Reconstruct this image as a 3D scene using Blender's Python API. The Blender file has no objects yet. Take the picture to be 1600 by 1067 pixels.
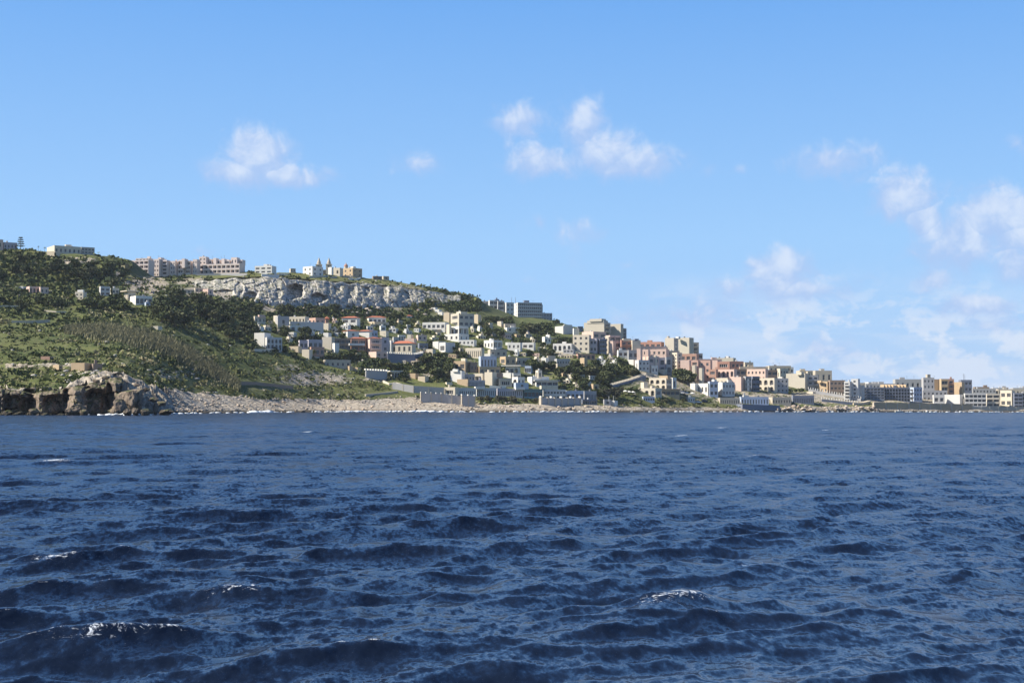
import bpy, bmesh, math, random
import numpy as np
from mathutils import Vector, Matrix

SC = bpy.context.scene
COL = SC.collection
R = math.radians
random.seed(7)
RNG = np.random.default_rng(11)

# ------------------------------------------------------------------ camera
F = 2222.0                       # focal length in photo pixels (50 mm on 36 mm, 1600 px wide)
CAMH = 2.2
PITCH = math.atan(103.5 / F)
ROLL = 0.0020
_f = np.array([0, math.cos(PITCH), math.sin(PITCH)])
_u0 = np.array([0, -math.sin(PITCH), math.cos(PITCH)])
_r0 = np.array([1.0, 0, 0])
_r = _r0 * math.cos(ROLL) + _u0 * math.sin(ROLL)
_u = _u0 * math.cos(ROLL) - _r0 * math.sin(ROLL)
cam_d = bpy.data.cameras.new('camera')
cam = bpy.data.objects.new('camera', cam_d)
COL.objects.link(cam)
cam_d.lens = 50.0
cam_d.sensor_width = 36.0
cam_d.clip_start = 0.2
cam_d.clip_end = 60000
M4 = Matrix(((_r[0], _u[0], -_f[0], 0), (_r[1], _u[1], -_f[1], 0), (_r[2], _u[2], -_f[2], CAMH), (0, 0, 0, 1)))
cam.matrix_world = M4
SC.camera = cam

# ------------------------------------------------------------------ world, sun, exposure
SUN_EL, SUN_AZ = R(41), R(-98)   # azimuth measured from +Y (view direction) towards +X
SC.view_settings.view_transform = 'Standard'
SC.view_settings.look = 'None'
SC.view_settings.exposure = 0.75    # exposed for the sea and the shaded fronts, a little over the sunlit walls
SC.view_settings.gamma = 1.0
SC.view_settings.use_curve_mapping = False
SC.cycles.use_denoising = True
SC.cycles.max_bounces = 6
SC.cycles.volume_bounces = 0
SC.cycles.caustics_reflective = False
SC.cycles.caustics_refractive = False

class NT:
    """small helper round a node tree"""
    def __init__(s, nt):
        s.nt = nt
    def n(s, kind, **kw):
        nd = s.nt.nodes.new(kind)
        for k, v in kw.items():
            setattr(nd, k, v)
        return nd
    def put(s, sock, v):
        if v is None:
            return
        if hasattr(v, 'is_linked') or hasattr(v, 'links'):
            s.nt.links.new(v, sock)
        else:
            sock.default_value = v
    def math(s, op, a, b=None, c=None, clamp=False):
        nd = s.n('ShaderNodeMath', operation=op)
        nd.use_clamp = clamp
        s.put(nd.inputs[0], a); s.put(nd.inputs[1], b)
        if c is not None:
            s.put(nd.inputs[2], c)
        return nd.outputs[0]
    def vmath(s, op, a, b=None, out=0):
        nd = s.n('ShaderNodeVectorMath', operation=op)
        s.put(nd.inputs[0], a)
        if b is not None:
            s.put(nd.inputs[1], b)
        return nd.outputs[out]
    def ramp(s, v, lo, hi, a=0.0, b=1.0, smooth=True):
        nd = s.n('ShaderNodeMapRange')
        nd.interpolation_type = 'SMOOTHSTEP' if smooth else 'LINEAR'
        s.put(nd.inputs[0], v); s.put(nd.inputs[1], lo); s.put(nd.inputs[2], hi)
        s.put(nd.inputs[3], a); s.put(nd.inputs[4], b)
        return nd.outputs[0]
    def mix(s, f, a, b, blend='MIX'):
        nd = s.n('ShaderNodeMix', data_type='RGBA', blend_type=blend)
        s.put(nd.inputs[0], f); s.put(nd.inputs[6], a); s.put(nd.inputs[7], b)
        return nd.outputs[2]
    def noise(s, vec, scale, detail=4.0, rough=0.55, dist=0.0, out=0):
        nd = s.n('ShaderNodeTexNoise')
        s.put(nd.inputs['Vector'], vec)
        nd.inputs['Scale'].default_value = scale
        nd.inputs['Detail'].default_value = detail
        nd.inputs['Roughness'].default_value = rough
        nd.inputs['Distortion'].default_value = dist
        return nd.outputs[out]
    def comb(s, x, y, z):
        nd = s.n('ShaderNodeCombineXYZ')
        s.put(nd.inputs[0], x); s.put(nd.inputs[1], y); s.put(nd.inputs[2], z)
        return nd.outputs[0]
    def sep(s, v):
        nd = s.n('ShaderNodeSeparateXYZ')
        s.put(nd.inputs[0], v)
        return nd.outputs

def c4(r, g, b):
    return (r, g, b, 1.0)

def pix_dir(x, y):
    """unit-free direction of a photo pixel"""
    px = (x - 800.0) / F
    py = (533.5 - y) / F
    return _f + px * _r + py * _u

def angles(x, y):
    d = pix_dir(x, y)
    return math.atan2(d[0], d[1]), math.asin(d[2] / math.sqrt(float(d @ d)))

def build_world():
    w = bpy.data.worlds.new('World')
    SC.world = w
    w.use_nodes = True
    w.cycles.sampling_method = 'MANUAL'
    w.cycles.sample_map_resolution = 256
    nt = w.node_tree
    nt.nodes.clear()
    t = NT(nt)
    out = t.n('ShaderNodeOutputWorld')
    bg = t.n('ShaderNodeBackground')
    bg.inputs[1].default_value = SKY_STRENGTH
    sky = t.n('ShaderNodeTexSky')
    sky.sky_type = 'NISHITA'
    sky.sun_disc = False
    sky.sun_elevation = SUN_EL
    sky.sun_rotation = SUN_AZ
    sky.altitude = 0
    sky.air_density = 1.0
    sky.dust_density = 0.35
    sky.ozone_density = 2.2
    tc = t.n('ShaderNodeTexCoord')
    d = t.vmath('NORMALIZE', tc.outputs['Generated'])
    X, Y, Z = t.sep(d)
    az = t.math('ARCTAN2', X, Y)
    el = t.math('ARCSINE', Z)
    p = t.comb(az, el, 0.0)
    # wind-torn edges: warp the lookup, then sum soft lobes
    warp = t.vmath('SUBTRACT', t.noise(p, 34.0, 4.0, 0.6, out=1), (0.5, 0.5, 0.5))
    sc = t.n('ShaderNodeVectorMath', operation='SCALE')
    nt.links.new(warp, sc.inputs[0]); sc.inputs[3].default_value = 0.016
    pw = t.vmath('ADD', p, sc.outputs[0])
    lobes = None
    for (cx, cy, rx, ry, amp) in CLOUDS:
        rx, ry = rx * 0.93, ry * 0.93
        a, e = angles(cx, cy)
        nd = t.n('ShaderNodeVectorMath', operation='MULTIPLY_ADD')
        nt.links.new(pw, nd.inputs[0])
        nd.inputs[1].default_value = (F / rx, F / ry, 0)
        nd.inputs[2].default_value = (-a * F / rx, -e * F / ry, 0)
        l = t.vmath('LENGTH', nd.outputs[0], out=1)
        v = t.math('MULTIPLY_ADD', l, -amp / 2.0, amp * 1.2)
        h_ = t.sep(nd.outputs[0])[1]
        if lobes is None:
            lobes, hgt = v, h_
        else:
            gt = t.math('GREATER_THAN', v, lobes)
            mx = t.n('ShaderNodeMix', data_type='FLOAT')
            t.put(mx.inputs[0], gt); t.put(mx.inputs[2], hgt); t.put(mx.inputs[3], h_)
            hgt = mx.outputs[0]
            lobes = t.math('SMOOTH_MAX', lobes, v, 0.22)
    lobes = t.math('MAXIMUM', lobes, 0.0)
    # scattered small cumulus for the sky outside the photograph
    far = t.ramp(t.math('ABSOLUTE', az), 0.40, 0.55)
    g1 = t.noise(t.comb(az, t.math('MULTIPLY', el, 2.0), 3.7), 4.0, 3.0, 0.5)
    gen = t.math('MULTIPLY', t.math('MULTIPLY', t.ramp(g1, 0.60, 0.80), far), t.ramp(el, 0.6, 0.05))
    n1 = t.noise(p, 62.0, 7.0, 0.64, 0.5)
    dens = t.math('ADD', lobes, t.math('MULTIPLY', t.math('SUBTRACT', n1, 0.5), 0.95))
    alpha = t.math('MULTIPLY', t.ramp(dens, 0.26, 0.78), t.ramp(lobes, 0.02, 0.3))
    # light from the left and above: difference of the density along the light
    ps = t.vmath('ADD', p, (-0.010, 0.010, 0.0))
    n2 = t.noise(ps, 60.0, 4.0, 0.5, 0.4)
    lit = t.math('ADD', t.math('SUBTRACT', n1, n2), t.math('ADD', t.math('MULTIPLY', t.math('SUBTRACT', lobes, 0.5), 0.5), t.math('MULTIPLY', hgt, 0.15)))
    ccol = t.mix(t.ramp(lit, -0.10, 0.55), c4(*[c * AIR / SKY_STRENGTH for c in (0.44, 0.60, 0.92)]), c4(*[c * AIR / SKY_STRENGTH for c in (0.74, 0.83, 0.99)]))
    # low bank of thin distant cloud towards the right-hand horizon
    lowx = t.math('MULTIPLY', t.ramp(az, -0.02, 0.22), t.ramp(el, 0.105, 0.04))
    lw = t.noise(t.comb(az, t.math('MULTIPLY', el, 4.5), 1.3), 9.0, 6.0, 0.6, 0.6)
    lw2 = t.noise(t.comb(az, t.math('MULTIPLY', el, 1.6), 8.3), 38.0, 5.0, 0.6, 0.3)
    low = t.math('MULTIPLY', lowx, t.math('ADD', t.ramp(lw, 0.40, 0.64, 0.10, 0.72), t.ramp(lw2, 0.50, 0.62, 0.0, 0.75)))
    # clear spring air: the pale band at the horizon stays blue
    grad = t.n('ShaderNodeValToRGB')
    nt.links.new(t.ramp(el, 0.0, 0.9, 0.0, 1.0, False), grad.inputs[0])
    els = grad.color_ramp.elements
    els[0].position, els[0].color = 0.0, c4(*[c * AIR / SKY_STRENGTH / 16 for c in (0.36, 0.60, 0.97)])
    els[1].position, els[1].color = 1.0, c4(*[c * AIR / SKY_STRENGTH / 16 for c in (0.022, 0.075, 0.25)])
    for pos, rgb in ((0.13, (0.335, 0.61, 1.0)), (0.32, (0.155, 0.42, 0.92)), (0.6, (0.055, 0.18, 0.50))):
        e_ = els.new(pos); e_.color = c4(*[c * AIR / SKY_STRENGTH / 16 for c in rgb])
    g16 = t.vmath('SCALE', grad.outputs[0]); g16.node.inputs[3].default_value = 16.0
    skyc = t.mix(0.90, sky.outputs[0], g16)
    col = t.mix(t.math('MINIMUM', low, 0.92), skyc, c4(*[c * AIR / SKY_STRENGTH for c in (0.72, 0.82, 0.98)]))
    col = t.mix(t.math('MULTIPLY', alpha, 0.84), col, ccol)
    nt.links.new(col, bg.inputs[0])
    # the rest of the sky: the same air with scattered small cumulus (fewer nodes, same look)
    bg2 = t.n('ShaderNodeBackground')
    bg2.inputs[1].default_value = SKY_STRENGTH
    white = c4(*[c * AIR / SKY_STRENGTH for c in (0.80, 0.85, 0.96)])
    nt.links.new(t.mix(t.ramp(gen, 0.15, 0.8, 0.0, 0.85), skyc, white), bg2.inputs[0])
    inside = t.math('MULTIPLY', t.math('LESS_THAN', t.math('ABSOLUTE', az), 0.50), t.math('LESS_THAN', el, 0.32))
    ms = t.n('ShaderNodeMixShader')
    t.put(ms.inputs[0], inside)
    nt.links.new(bg2.outputs[0], ms.inputs[1]); nt.links.new(bg.outputs[0], ms.inputs[2])
    nt.links.new(ms.outputs[0], out.inputs[0])

SKY_STRENGTH = 0.10
AIR = 0.59                        # radiance of the sky colours below
CLOUDS = [  # photo pixel centre, half width, half height, weight
    (402, 248, 44, 34, 1.0), (368, 270, 42, 20, .9), (450, 276, 50, 16, .9), (394, 228, 18, 20, .8),
    (655, 257, 34, 18, .62), (815, 190, 32, 22, .85), (800, 215, 14, 36, .5), (850, 258, 52, 20, .85), (828, 244, 26, 14, .8),
    (912, 198, 30, 40, .8), (948, 235, 42, 28, 1.0), (985, 252, 66, 22, .85), (1036, 252, 30, 18, .5),
    (1312, 252, 70, 26, .60), (1350, 238, 20, 16, .5), (1255, 260, 14, 22, .35), (1400, 268, 36, 6, .35),
    (1412, 306, 36, 32, 1.0), (1442, 342, 34, 28, .75), (1492, 374, 48, 44, .8), (1512, 384, 34, 26, .95),
    (1572, 338, 56, 28, 1.05), (1596, 366, 50, 44, .8), (1530, 298, 60, 14, .5), (1588, 404, 34, 26, .75), (1475, 345, 60, 30, .45),
    (1216, 430, 40, 30, .95), (1190, 414, 32, 12, .75), (1256, 452, 60, 16, .75), (1140, 452, 34, 18, .55), (1112, 480, 60, 26, .55),
    (890, 362, 58, 22, .5), (846, 346, 16, 16, .5), (905, 396, 20, 34, .38), (982, 412, 24, 10, .42),
    (1110, 265, 20, 14, .42), (1160, 265, 26, 9, .4), (240, 298, 34, 10, .32), (1458, 435, 34, 17, .72), (1360, 437, 56, 7, .42),
    (820, 437, 30, 6, .36), (1592, 228, 16, 18, .5), (1522, 478, 48, 14, .85), (1550, 505, 60, 22, .5), (610, 270, 30, 10, .3),
    (330, 392, 40, 9, .4), (735, 440, 60, 24, .34), (1075, 492, 36, 12, .7), (1010, 500, 60, 16, .5), (1282, 545, 60, 26, .5),
]
build_world()
sun_d = bpy.data.lights.new('sun', 'SUN')
sun_d.energy = 5.0
sun_d.angle = R(0.5)
sun_d.color = (1.0, 0.94, 0.84)
sun = bpy.data.objects.new('sun', sun_d)
COL.objects.link(sun)
SUNV = Vector((math.sin(SUN_AZ) * math.cos(SUN_EL), math.cos(SUN_AZ) * math.cos(SUN_EL), math.sin(SUN_EL)))
sun.rotation_euler = (-SUNV).to_track_quat('-Z', 'Y').to_euler()
sun.location = SUNV * 300

# ------------------------------------------------------------------ common helpers
MATS = {}
def principled(name, build=None, color=(0.5, 0.5, 0.5), rough=0.85, spec=0.3):
    if name in MATS:
        return MATS[name]
    m = bpy.data.materials.new(name)
    m.use_nodes = True
    nt = m.node_tree
    b = nt.nodes['Principled BSDF']
    b.inputs['Base Color'].default_value = c4(*color)
    b.inputs['Roughness'].default_value = rough
    b.inputs['Specular IOR Level'].default_value = spec
    if build:
        build(NT(nt), b)
    MATS[name] = m
    return m

def mesh_np(name, verts, faces, mat=None, smooth=False):
    """verts (n,3), faces (m,k) arrays -> mesh datablock"""
    verts = np.ascontiguousarray(verts, dtype=np.float32)
    faces = np.ascontiguousarray(faces, dtype=np.int32)
    me = bpy.data.meshes.new(name)
    me.vertices.add(len(verts))
    me.vertices.foreach_set('co', verts.ravel())
    m, k = faces.shape
    me.loops.add(m * k)
    me.loops.foreach_set('vertex_index', faces.ravel())
    me.polygons.add(m)
    me.polygons.foreach_set('loop_start', np.arange(0, m * k, k, dtype=np.int32))
    me.polygons.foreach_set('loop_total', np.full(m, k, dtype=np.int32))
    if smooth:
        me.polygons.foreach_set('use_smooth', np.ones(m, dtype=bool))
    me.update(calc_edges=True)
    if mat:
        me.materials.append(mat)
    return me

def attr(me, name, vals, domain='POINT'):
    a = me.attributes.new(name, 'FLOAT', domain)
    a.data.foreach_set('value', np.ascontiguousarray(vals, dtype=np.float32).ravel())

def link(name, data, parent=None, loc=None):
    o = bpy.data.objects.new(name, data)
    COL.objects.link(o)
    if parent is not None:
        o.parent = parent
    if loc is not None:
        o.location = loc
    return o

def tag(o, label=None, cat=None, group=None, kind=None):
    if label: o['label'] = label
    if cat: o['category'] = cat
    if group: o['group'] = group
    if kind: o['kind'] = kind
    return o

def grid_faces(nr, nc):
    i = np.arange(nr - 1)[:, None] * nc + np.arange(nc - 1)[None, :]
    return np.stack([i, i + 1, i + nc + 1, i + nc], -1).reshape(-1, 4)

def _hash(ix, iy, seed):
    h = (ix.astype(np.int64) * 374761393 + iy.astype(np.int64) * 668265263 + seed * 1442695041) & 0xffffffff
    h = ((h ^ (h >> 13)) * 1274126177) & 0xffffffff
    h = (h ^ (h >> 16)) & 0xffffff
    return h / float(0xffffff)

def vnoise(x, y, seed=0):
    ix, iy = np.floor(x), np.floor(y)
    fx, fy = x - ix, y - iy
    fx = fx * fx * (3 - 2 * fx); fy = fy * fy * (3 - 2 * fy)
    ix = ix.astype(np.int64); iy = iy.astype(np.int64)
    a = _hash(ix, iy, seed); b = _hash(ix + 1, iy, seed)
    c = _hash(ix, iy + 1, seed); d = _hash(ix + 1, iy + 1, seed)
    return (a * (1 - fx) + b * fx) * (1 - fy) + (c * (1 - fx) + d * fx) * fy

def fbm(x, y, seed=0, oct=4, gain=0.5):
    x = np.asarray(x, float); y = np.asarray(y, float)
    s = 0; a = 1.0; tot = 0
    for k in range(oct):
        s = s + a * vnoise(x, y, seed + k * 17)
        tot += a; a *= gain; x = x * 2.03 + 5.1; y = y * 2.03 + 9.7
    return s / tot          # 0..1

def worley(x, y, seed, jit=0.9):
    """random value of the nearest cell: blocky facets"""
    ix, iy = np.floor(x).astype(np.int64), np.floor(y).astype(np.int64)
    best = np.full(x.shape, 9.0); val = np.zeros(x.shape); sec = np.full(x.shape, 9.0)
    for a in (-1, 0, 1):
        for b_ in (-1, 0, 1):
            jx, jy = ix + a, iy + b_
            px = jx + 0.5 + jit * (_hash(jx, jy, seed) - 0.5)
            py = jy + 0.5 + jit * (_hash(jx, jy, seed + 7) - 0.5)
            d = (px - x) ** 2 + (py - y) ** 2
            m = d < best
            sec = np.where(m, best, np.minimum(sec, d))
            val = np.where(m, _hash(jx, jy, seed + 13), val)
            best = np.where(m, d, best)
    return val, np.sqrt(sec) - np.sqrt(best)

# ------------------------------------------------------------------ sea
def build_sea():
    az_d = np.radians(np.concatenate([np.arange(-180, -24, 4.0), np.arange(-24, 24, 0.085), np.arange(24, 181, 4.0)]))
    r = [0.05, 1.5]
    v = 6.0
    while v < 1150:
        r.append(v); v *= 1.0052 if v < 100 else 1.0040 if v < 900 else 1.02
    r += [1300, 1700, 2600, 4200, 6000]
    r = np.array(r)
    A, Rr = np.meshgrid(az_d, r)
    x = np.sin(A) * Rr; y = np.cos(A) * Rr
    z = np.zeros_like(x); dx = np.zeros_like(x); dy = np.zeros_like(x)
    rng = np.random.default_rng(5)
    n = 150
    lam = np.exp(rng.uniform(np.log(0.16), np.log(8.0), n))
    base = math.atan2(-0.80, 0.60)          # running towards the camera and to the right
    th = base + rng.normal(0, 0.30, n) * (1 + 0.8 * (lam < 1.2))
    ph = rng.uniform(0, 6.283, n)
    k = 2 * np.pi / lam
    amp = 0.0036 * lam ** 0.80 * np.exp(-(lam / 6.0) ** 4)
    amp *= rng.uniform(0.6, 1.3, n) * np.where((lam > .4) & (lam < 2.6), 1.35, 1.0)
    step = np.maximum(Rr * np.where(Rr < 100, 0.0070, 0.0046), 0.02)
    gust = 0.62 + 0.76 * fbm(x / 23.0, y / 23.0, 3, 3)
    for i in range(n):
        fade = np.clip((lam[i] / step - 1.0) / 2.0, 0, 1)
        kx, ky = k[i] * math.cos(th[i]), k[i] * math.sin(th[i])
        p_ = kx * x + ky * y + ph[i]
        a = amp[i] * fade * (gust if lam[i] < 5 else 1)
        z += a * np.cos(p_)
        s_ = a * np.sin(p_) * 0.95
        dx -= s_ * math.cos(th[i]); dy -= s_ * math.sin(th[i])
    # a few single breaking crests: place, half length, half width, height, foam
    bw = np.zeros_like(x)
    for bx, by, L_, W_, A_, f_ in ((1.75, 15.7, 1.0, .5, .17, .64), (-3.25, 17.0, .6, .5, .12, .5), (-3.7, 13.2, .9, .5, .14, .55), (0.35, 24.0, .7, .5, .10, .5), (-17.6, 55, 1.2, .9, .10, .9),
                                   (-17.2, 122, 1.3, 1.2, .18, 1.2), (7.8, 27, .8, .6, .08, .6), (13.0, 110, 1.6, 1.2, .12, .9), (22, 150, 1.6, 1.3, .12, .9), (-6.5, 20.5, .7, .5, .08, .6), (3.3, 19.5, .6, .5, .06, .5), (31, 140, 1.4, 1.2, .1, .9), (10.5, 62, 1.0, .9, .1, .7)):
        s_ = (x - bx) * math.cos(base) + (y - by) * math.sin(base)
        l_ = -(x - bx) * math.sin(base) + (y - by) * math.cos(base) + 0.25 * s_
        z += A_ * np.exp(-(l_ / L_) ** 2 - (s_ / W_) ** 2)
        bw = np.maximum(bw, f_ * np.exp(-(l_ / (L_ * .75)) ** 2 - ((s_ - .12) / (W_ * .5)) ** 2))
    # folding of the surface: where the crests crowd together the water breaks
    Jx = np.gradient(dx, axis=0) / np.gradient(Rr, axis=0)
    fade_far = np.clip((1100 - Rr) / 200, 0, 1)
    z *= fade_far
    crest = z / max(1e-6, float(np.std(z[(Rr > 8) & (Rr < 80)])))
    ddr = dx * np.sin(A) + dy * np.cos(A)
    comp = -np.gradient(ddr, axis=0) / np.gradient(Rr, axis=0)
    fo = np.clip((comp - 0.22) * 3.0, 0, 1) * np.clip((crest - 1.3) * 1.2, 0, 1) * np.clip((fbm(x / 7, y / 7, 61, 2) - 0.45) * 6, 0, 1)
    fo = np.clip(np.maximum(fo, bw), 0, 1)
    V = np.stack([x + dx, y + dy, z], -1)
    nr, nc = x.shape
    me = mesh_np('sea', V.reshape(-1, 3), grid_faces(nr, nc), mat_sea(), True)
    attr(me, 'foam', fo)
    o = link('sea', me)
    tag(o, kind='structure')
    return o

def mat_sea():
    def b(t, p):
        g = t.n('ShaderNodeNewGeometry').outputs['Position']
        p.inputs['Base Color'].default_value = c4(0.0080, 0.0138, 0.0280)
        p.inputs['Roughness'].default_value = 0.06
        p.inputs['IOR'].default_value = 1.333
        p.inputs['Specular IOR Level'].default_value = 0.5
        m = t.n('ShaderNodeMapping'); m.inputs['Rotation'].default_value = (0, 0, 0.62); m.inputs['Scale'].default_value = (1.0, 0.5, 1)
        t.nt.links.new(g, m.inputs[0])
        v = m.outputs[0]
        patch = t.ramp(t.noise(v, 0.09, 2.0, 0.5), 0.35, 0.65, 0.6, 1.15)
        n1 = t.vmath('SUBTRACT', t.noise(v, 1.9, 3.0, 0.65, 0.3, out=1), (0.5, 0.5, 0.5))
        n2 = t.vmath('SUBTRACT', t.noise(v, 11.0, 4.0, 0.68, 0.2, out=1), (0.5, 0.5, 0.5))
        s1 = t.vmath('MULTIPLY', n1, (0.55, 0.85, 0.0))
        s2 = t.vmath('MULTIPLY', n2, (0.80, 1.15, 0.0))
        sl = t.vmath('ADD', s1, s2)
        sc = t.n('ShaderNodeVectorMath', operation='SCALE')
        t.put(sc.inputs[0], sl); t.put(sc.inputs[3], patch)
        nn = t.vmath('NORMALIZE', t.vmath('ADD', t.n('ShaderNodeNewGeometry').outputs['Normal'], sc.outputs[0]))
        t.nt.links.new(nn, p.inputs['Normal'])
        at = t.n('ShaderNodeAttribute', attribute_name='foam')
        fn = t.noise(g, 7.0, 7.0, 0.8, 1.5)
        f = t.math('MULTIPLY', t.ramp(t.math('ADD', at.outputs[2], t.math('MULTIPLY', t.math('SUBTRACT', fn, 0.56), 3.2)), 0.35, 0.75), t.ramp(at.outputs[2], 0.02, 0.2))
        col = t.mix(f, c4(0.0080, 0.0138, 0.0280), c4(0.72, 0.76, 0.80))
        t.put(p.inputs['Base Color'], col)
        # body colour of the water plus its surface reflection
        df = t.n('ShaderNodeBsdfDiffuse'); t.put(df.inputs['Color'], col); t.nt.links.new(nn, df.inputs['Normal'])
        gl = t.n('ShaderNodeBsdfGlossy'); gl.inputs['Color'].default_value = c4(0.90, 0.93, 1.0); gl.inputs['Roughness'].default_value = 0.16
        t.nt.links.new(nn, gl.inputs['Normal'])
        # reflectance of a ruffled sea: it levels off at grazing angles, where only the near wave faces are seen
        fr = t.n('ShaderNodeFresnel'); fr.inputs['IOR'].default_value = 1.333; t.nt.links.new(nn, fr.inputs['Normal'])
        F_ = t.math('MINIMUM', fr.outputs[0], 0.38)
        k = t.math('MULTIPLY', t.math('MULTIPLY', F_, 0.95), t.math('SUBTRACT', 1.0, f))
        ms = t.n('ShaderNodeMixShader'); t.put(ms.inputs[0], k)
        t.nt.links.new(df.outputs[0], ms.inputs[1]); t.nt.links.new(gl.outputs[0], ms.inputs[2])
        t.nt.links.new(ms.outputs[0], t.nt.nodes['Material Output'].inputs['Surface'])
    return principled('sea_water', b)

build_sea()

# ------------------------------------------------------------------ terrain: per photo column, ground row -> distance
COLS = {
    -160: [(649, 388), (612, 393), (585, 450), (560, 500), (500, 640), (455, 730), (425, 790), (400, 820), (392, 860)],
    0: [(648, 388), (608, 393), (585, 450), (560, 510), (500, 660), (460, 750), (425, 805), (402, 835), (391, 880)],
    50: [(648, 388), (613, 394), (585, 450), (555, 520), (500, 665), (460, 755), (425, 805), (402, 840), (391, 880)],
    100: [(648, 389), (608, 395), (585, 450), (550, 535), (500, 670), (460, 760), (420, 820), (402, 855), (397, 885)],
    150: [(648, 390), (600, 400), (580, 455), (545, 548), (495, 685), (462, 765), (425, 830), (404, 870), (398, 900)],
    185: [(648, 393), (602, 410), (582, 465), (540, 562), (490, 700), (465, 770), (435, 840), (415, 895), (404, 940)],
    205: [(648, 398), (605, 420), (584, 472), (540, 575), (490, 705), (465, 775), (440, 850), (422, 915), (406, 950)],
    222: [(648, 405), (612, 435), (588, 485), (540, 588), (490, 712), (465, 778), (446, 860), (434, 920), (421, 965)],
    240: [(647, 420), (618, 450), (592, 500), (540, 600), (490, 718), (465, 782), (448, 865), (439, 940), (433, 985)],
    300: [(645.6, 475), (622, 525), (600, 570), (560, 632), (520, 712), (480, 808), (455, 890), (438, 950), (430, 985)],
    350: [(645.2, 525), (625, 568), (602, 615), (560, 680), (520, 758), (480, 852), (462, 895), (440, 940), (426, 1000)],
    400: [(644.8, 570), (627, 610), (605, 650), (560, 724), (520, 806), (484, 888), (470, 915), (434, 945), (424, 1000)],
    500:  [(644.3, 655), (631, 695), (610, 725), (570, 785), (530, 855), (490, 930), (474, 955), (440, 980), (429, 1040)],
    600:  [(644, 690), (632, 722), (610, 762), (570, 825), (530, 905), (490, 985), (478, 1010), (450, 1040), (436, 1110)],
    700:  [(643.9, 708), (633, 738), (610, 775), (570, 845), (530, 935), (500, 1005), (482, 1050), (468, 1085), (456, 1120)],
    740:  [(643.8, 715), (634, 745), (610, 785), (570, 855), (530, 945), (500, 1015), (484, 1060), (474, 1090), (465, 1115)],
    775:  [(643.7, 722), (634, 750), (610, 790), (570, 862), (530, 955), (510, 1015), (496, 1060), (489, 1130), (483, 1240)],
    810:  [(643.6, 730), (634, 757), (610, 797), (570, 870), (535, 960), (515, 1030), (507, 1090), (502, 1170), (496, 1260)],
    850:  [(643.5, 742), (634, 766), (605, 815), (570, 885), (540, 965), (520, 1040), (510, 1110), (504, 1180), (498, 1260)],
    900:  [(643.5, 760), (634, 782), (600, 830), (570, 890), (548, 945), (532, 1000), (522, 1050), (516, 1110), (511, 1180)],
    950:  [(643.4, 780), (634, 798), (600, 845), (575, 895), (555, 940), (540, 985), (532, 1020), (526, 1060), (520, 1120)],
    1000: [(643.4, 800), (634, 815), (610, 848), (585, 890), (568, 925), (555, 960), (547, 995), (540, 1030), (535, 1080)],
    1050: [(643.4, 828), (635, 840), (615, 868), (595, 900), (580, 928), (570, 955), (562, 985), (556, 1020), (550, 1070)],
    1100: [(643.4, 852), (636, 862), (620, 885), (605, 910), (592, 935), (583, 960), (576, 985), (570, 1015), (565, 1060)],
    1200: [(643.4, 880), (637, 888), (626, 900), (616, 918), (606, 938), (598, 960), (592, 985), (588, 1010), (584, 1050)],
    1300: [(643.5, 900), (637, 905), (630, 915), (622, 930), (614, 950), (608, 970), (602, 995), (597, 1020), (594, 1050)],
    1400: [(643.6, 915), (638, 919), (633, 926), (628, 938), (623, 955), (618, 975), (613, 1000), (609, 1025), (606, 1060)],
    1500: [(643.8, 930), (639.5, 936), (636, 944), (633, 955), (629, 970), (625, 990), (620, 1015), (616, 1040), (613, 1075)],
    1600: [(644, 940), (640, 947), (637, 955), (634, 965), (630, 980), (626, 1000), (622, 1025), (618, 1050), (615, 1080)],
    1800: [(644.5, 950), (641, 957), (638, 965), (635, 975), (631, 990), (627, 1010), (623, 1035), (619, 1060), (616, 1090)],
}
CX = np.array(sorted(COLS), float)
NS = 9
KY = np.array([[p[0] for p in COLS[int(c)]] for c in CX])     # rows of each feature level
KD = np.array([[p[1] for p in COLS[int(c)]] for c in CX])

def _smooth_cols(K):
    """feature levels interpolated over a fine set of columns and lightly smoothed"""
    xs = np.arange(-200, 1841, 4.0)
    out = np.stack([np.interp(xs, CX, K[:, j]) for j in range(K.shape[1])], 1)
    ker = np.hanning(7); ker /= ker.sum()
    pad = np.pad(out, ((3, 3), (0, 0)), mode='edge')
    out = np.stack([np.convolve(pad[:, j], ker, 'valid') for j in range(K.shape[1])], 1)
    return xs, out
FX, FY = _smooth_cols(KY)
_, FD = _smooth_cols(KD)

def cols_at(x):
    i = np.clip((np.asarray(x, float) + 200) / 4.0, 0, len(FX) - 1.001)
    i0 = i.astype(int); f = (i - i0)[..., None]
    return FY[i0] * (1 - f) + FY[i0 + 1] * f, FD[i0] * (1 - f) + FD[i0 + 1] * f

def ground_D(x, y):
    """distance of the ground seen at a photo pixel"""
    ys, ds = cols_at(np.array([float(x)]))
    return float(np.interp(-y, -ys[0], ds[0]))

def world(x, y, D):
    d = pix_dir(x, y)
    s = D / d[1]
    return Vector((d[0] * s, D, CAMH + d[2] * s))

def ground(x, y):
    return world(x, y, ground_D(x, y))

def worlds(x, y, D):
    px = (x - 800.0) / F; py = (533.5 - y) / F
    dx = _f[0] + px * _r[0] + py * _u[0]
    dy = _f[1] + px * _r[1] + py * _u[1]
    dz = _f[2] + px * _r[2] + py * _u[2]
    s = D / dy
    return np.stack([dx * s, D * np.ones_like(dx), CAMH + dz * s], -1)

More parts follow.
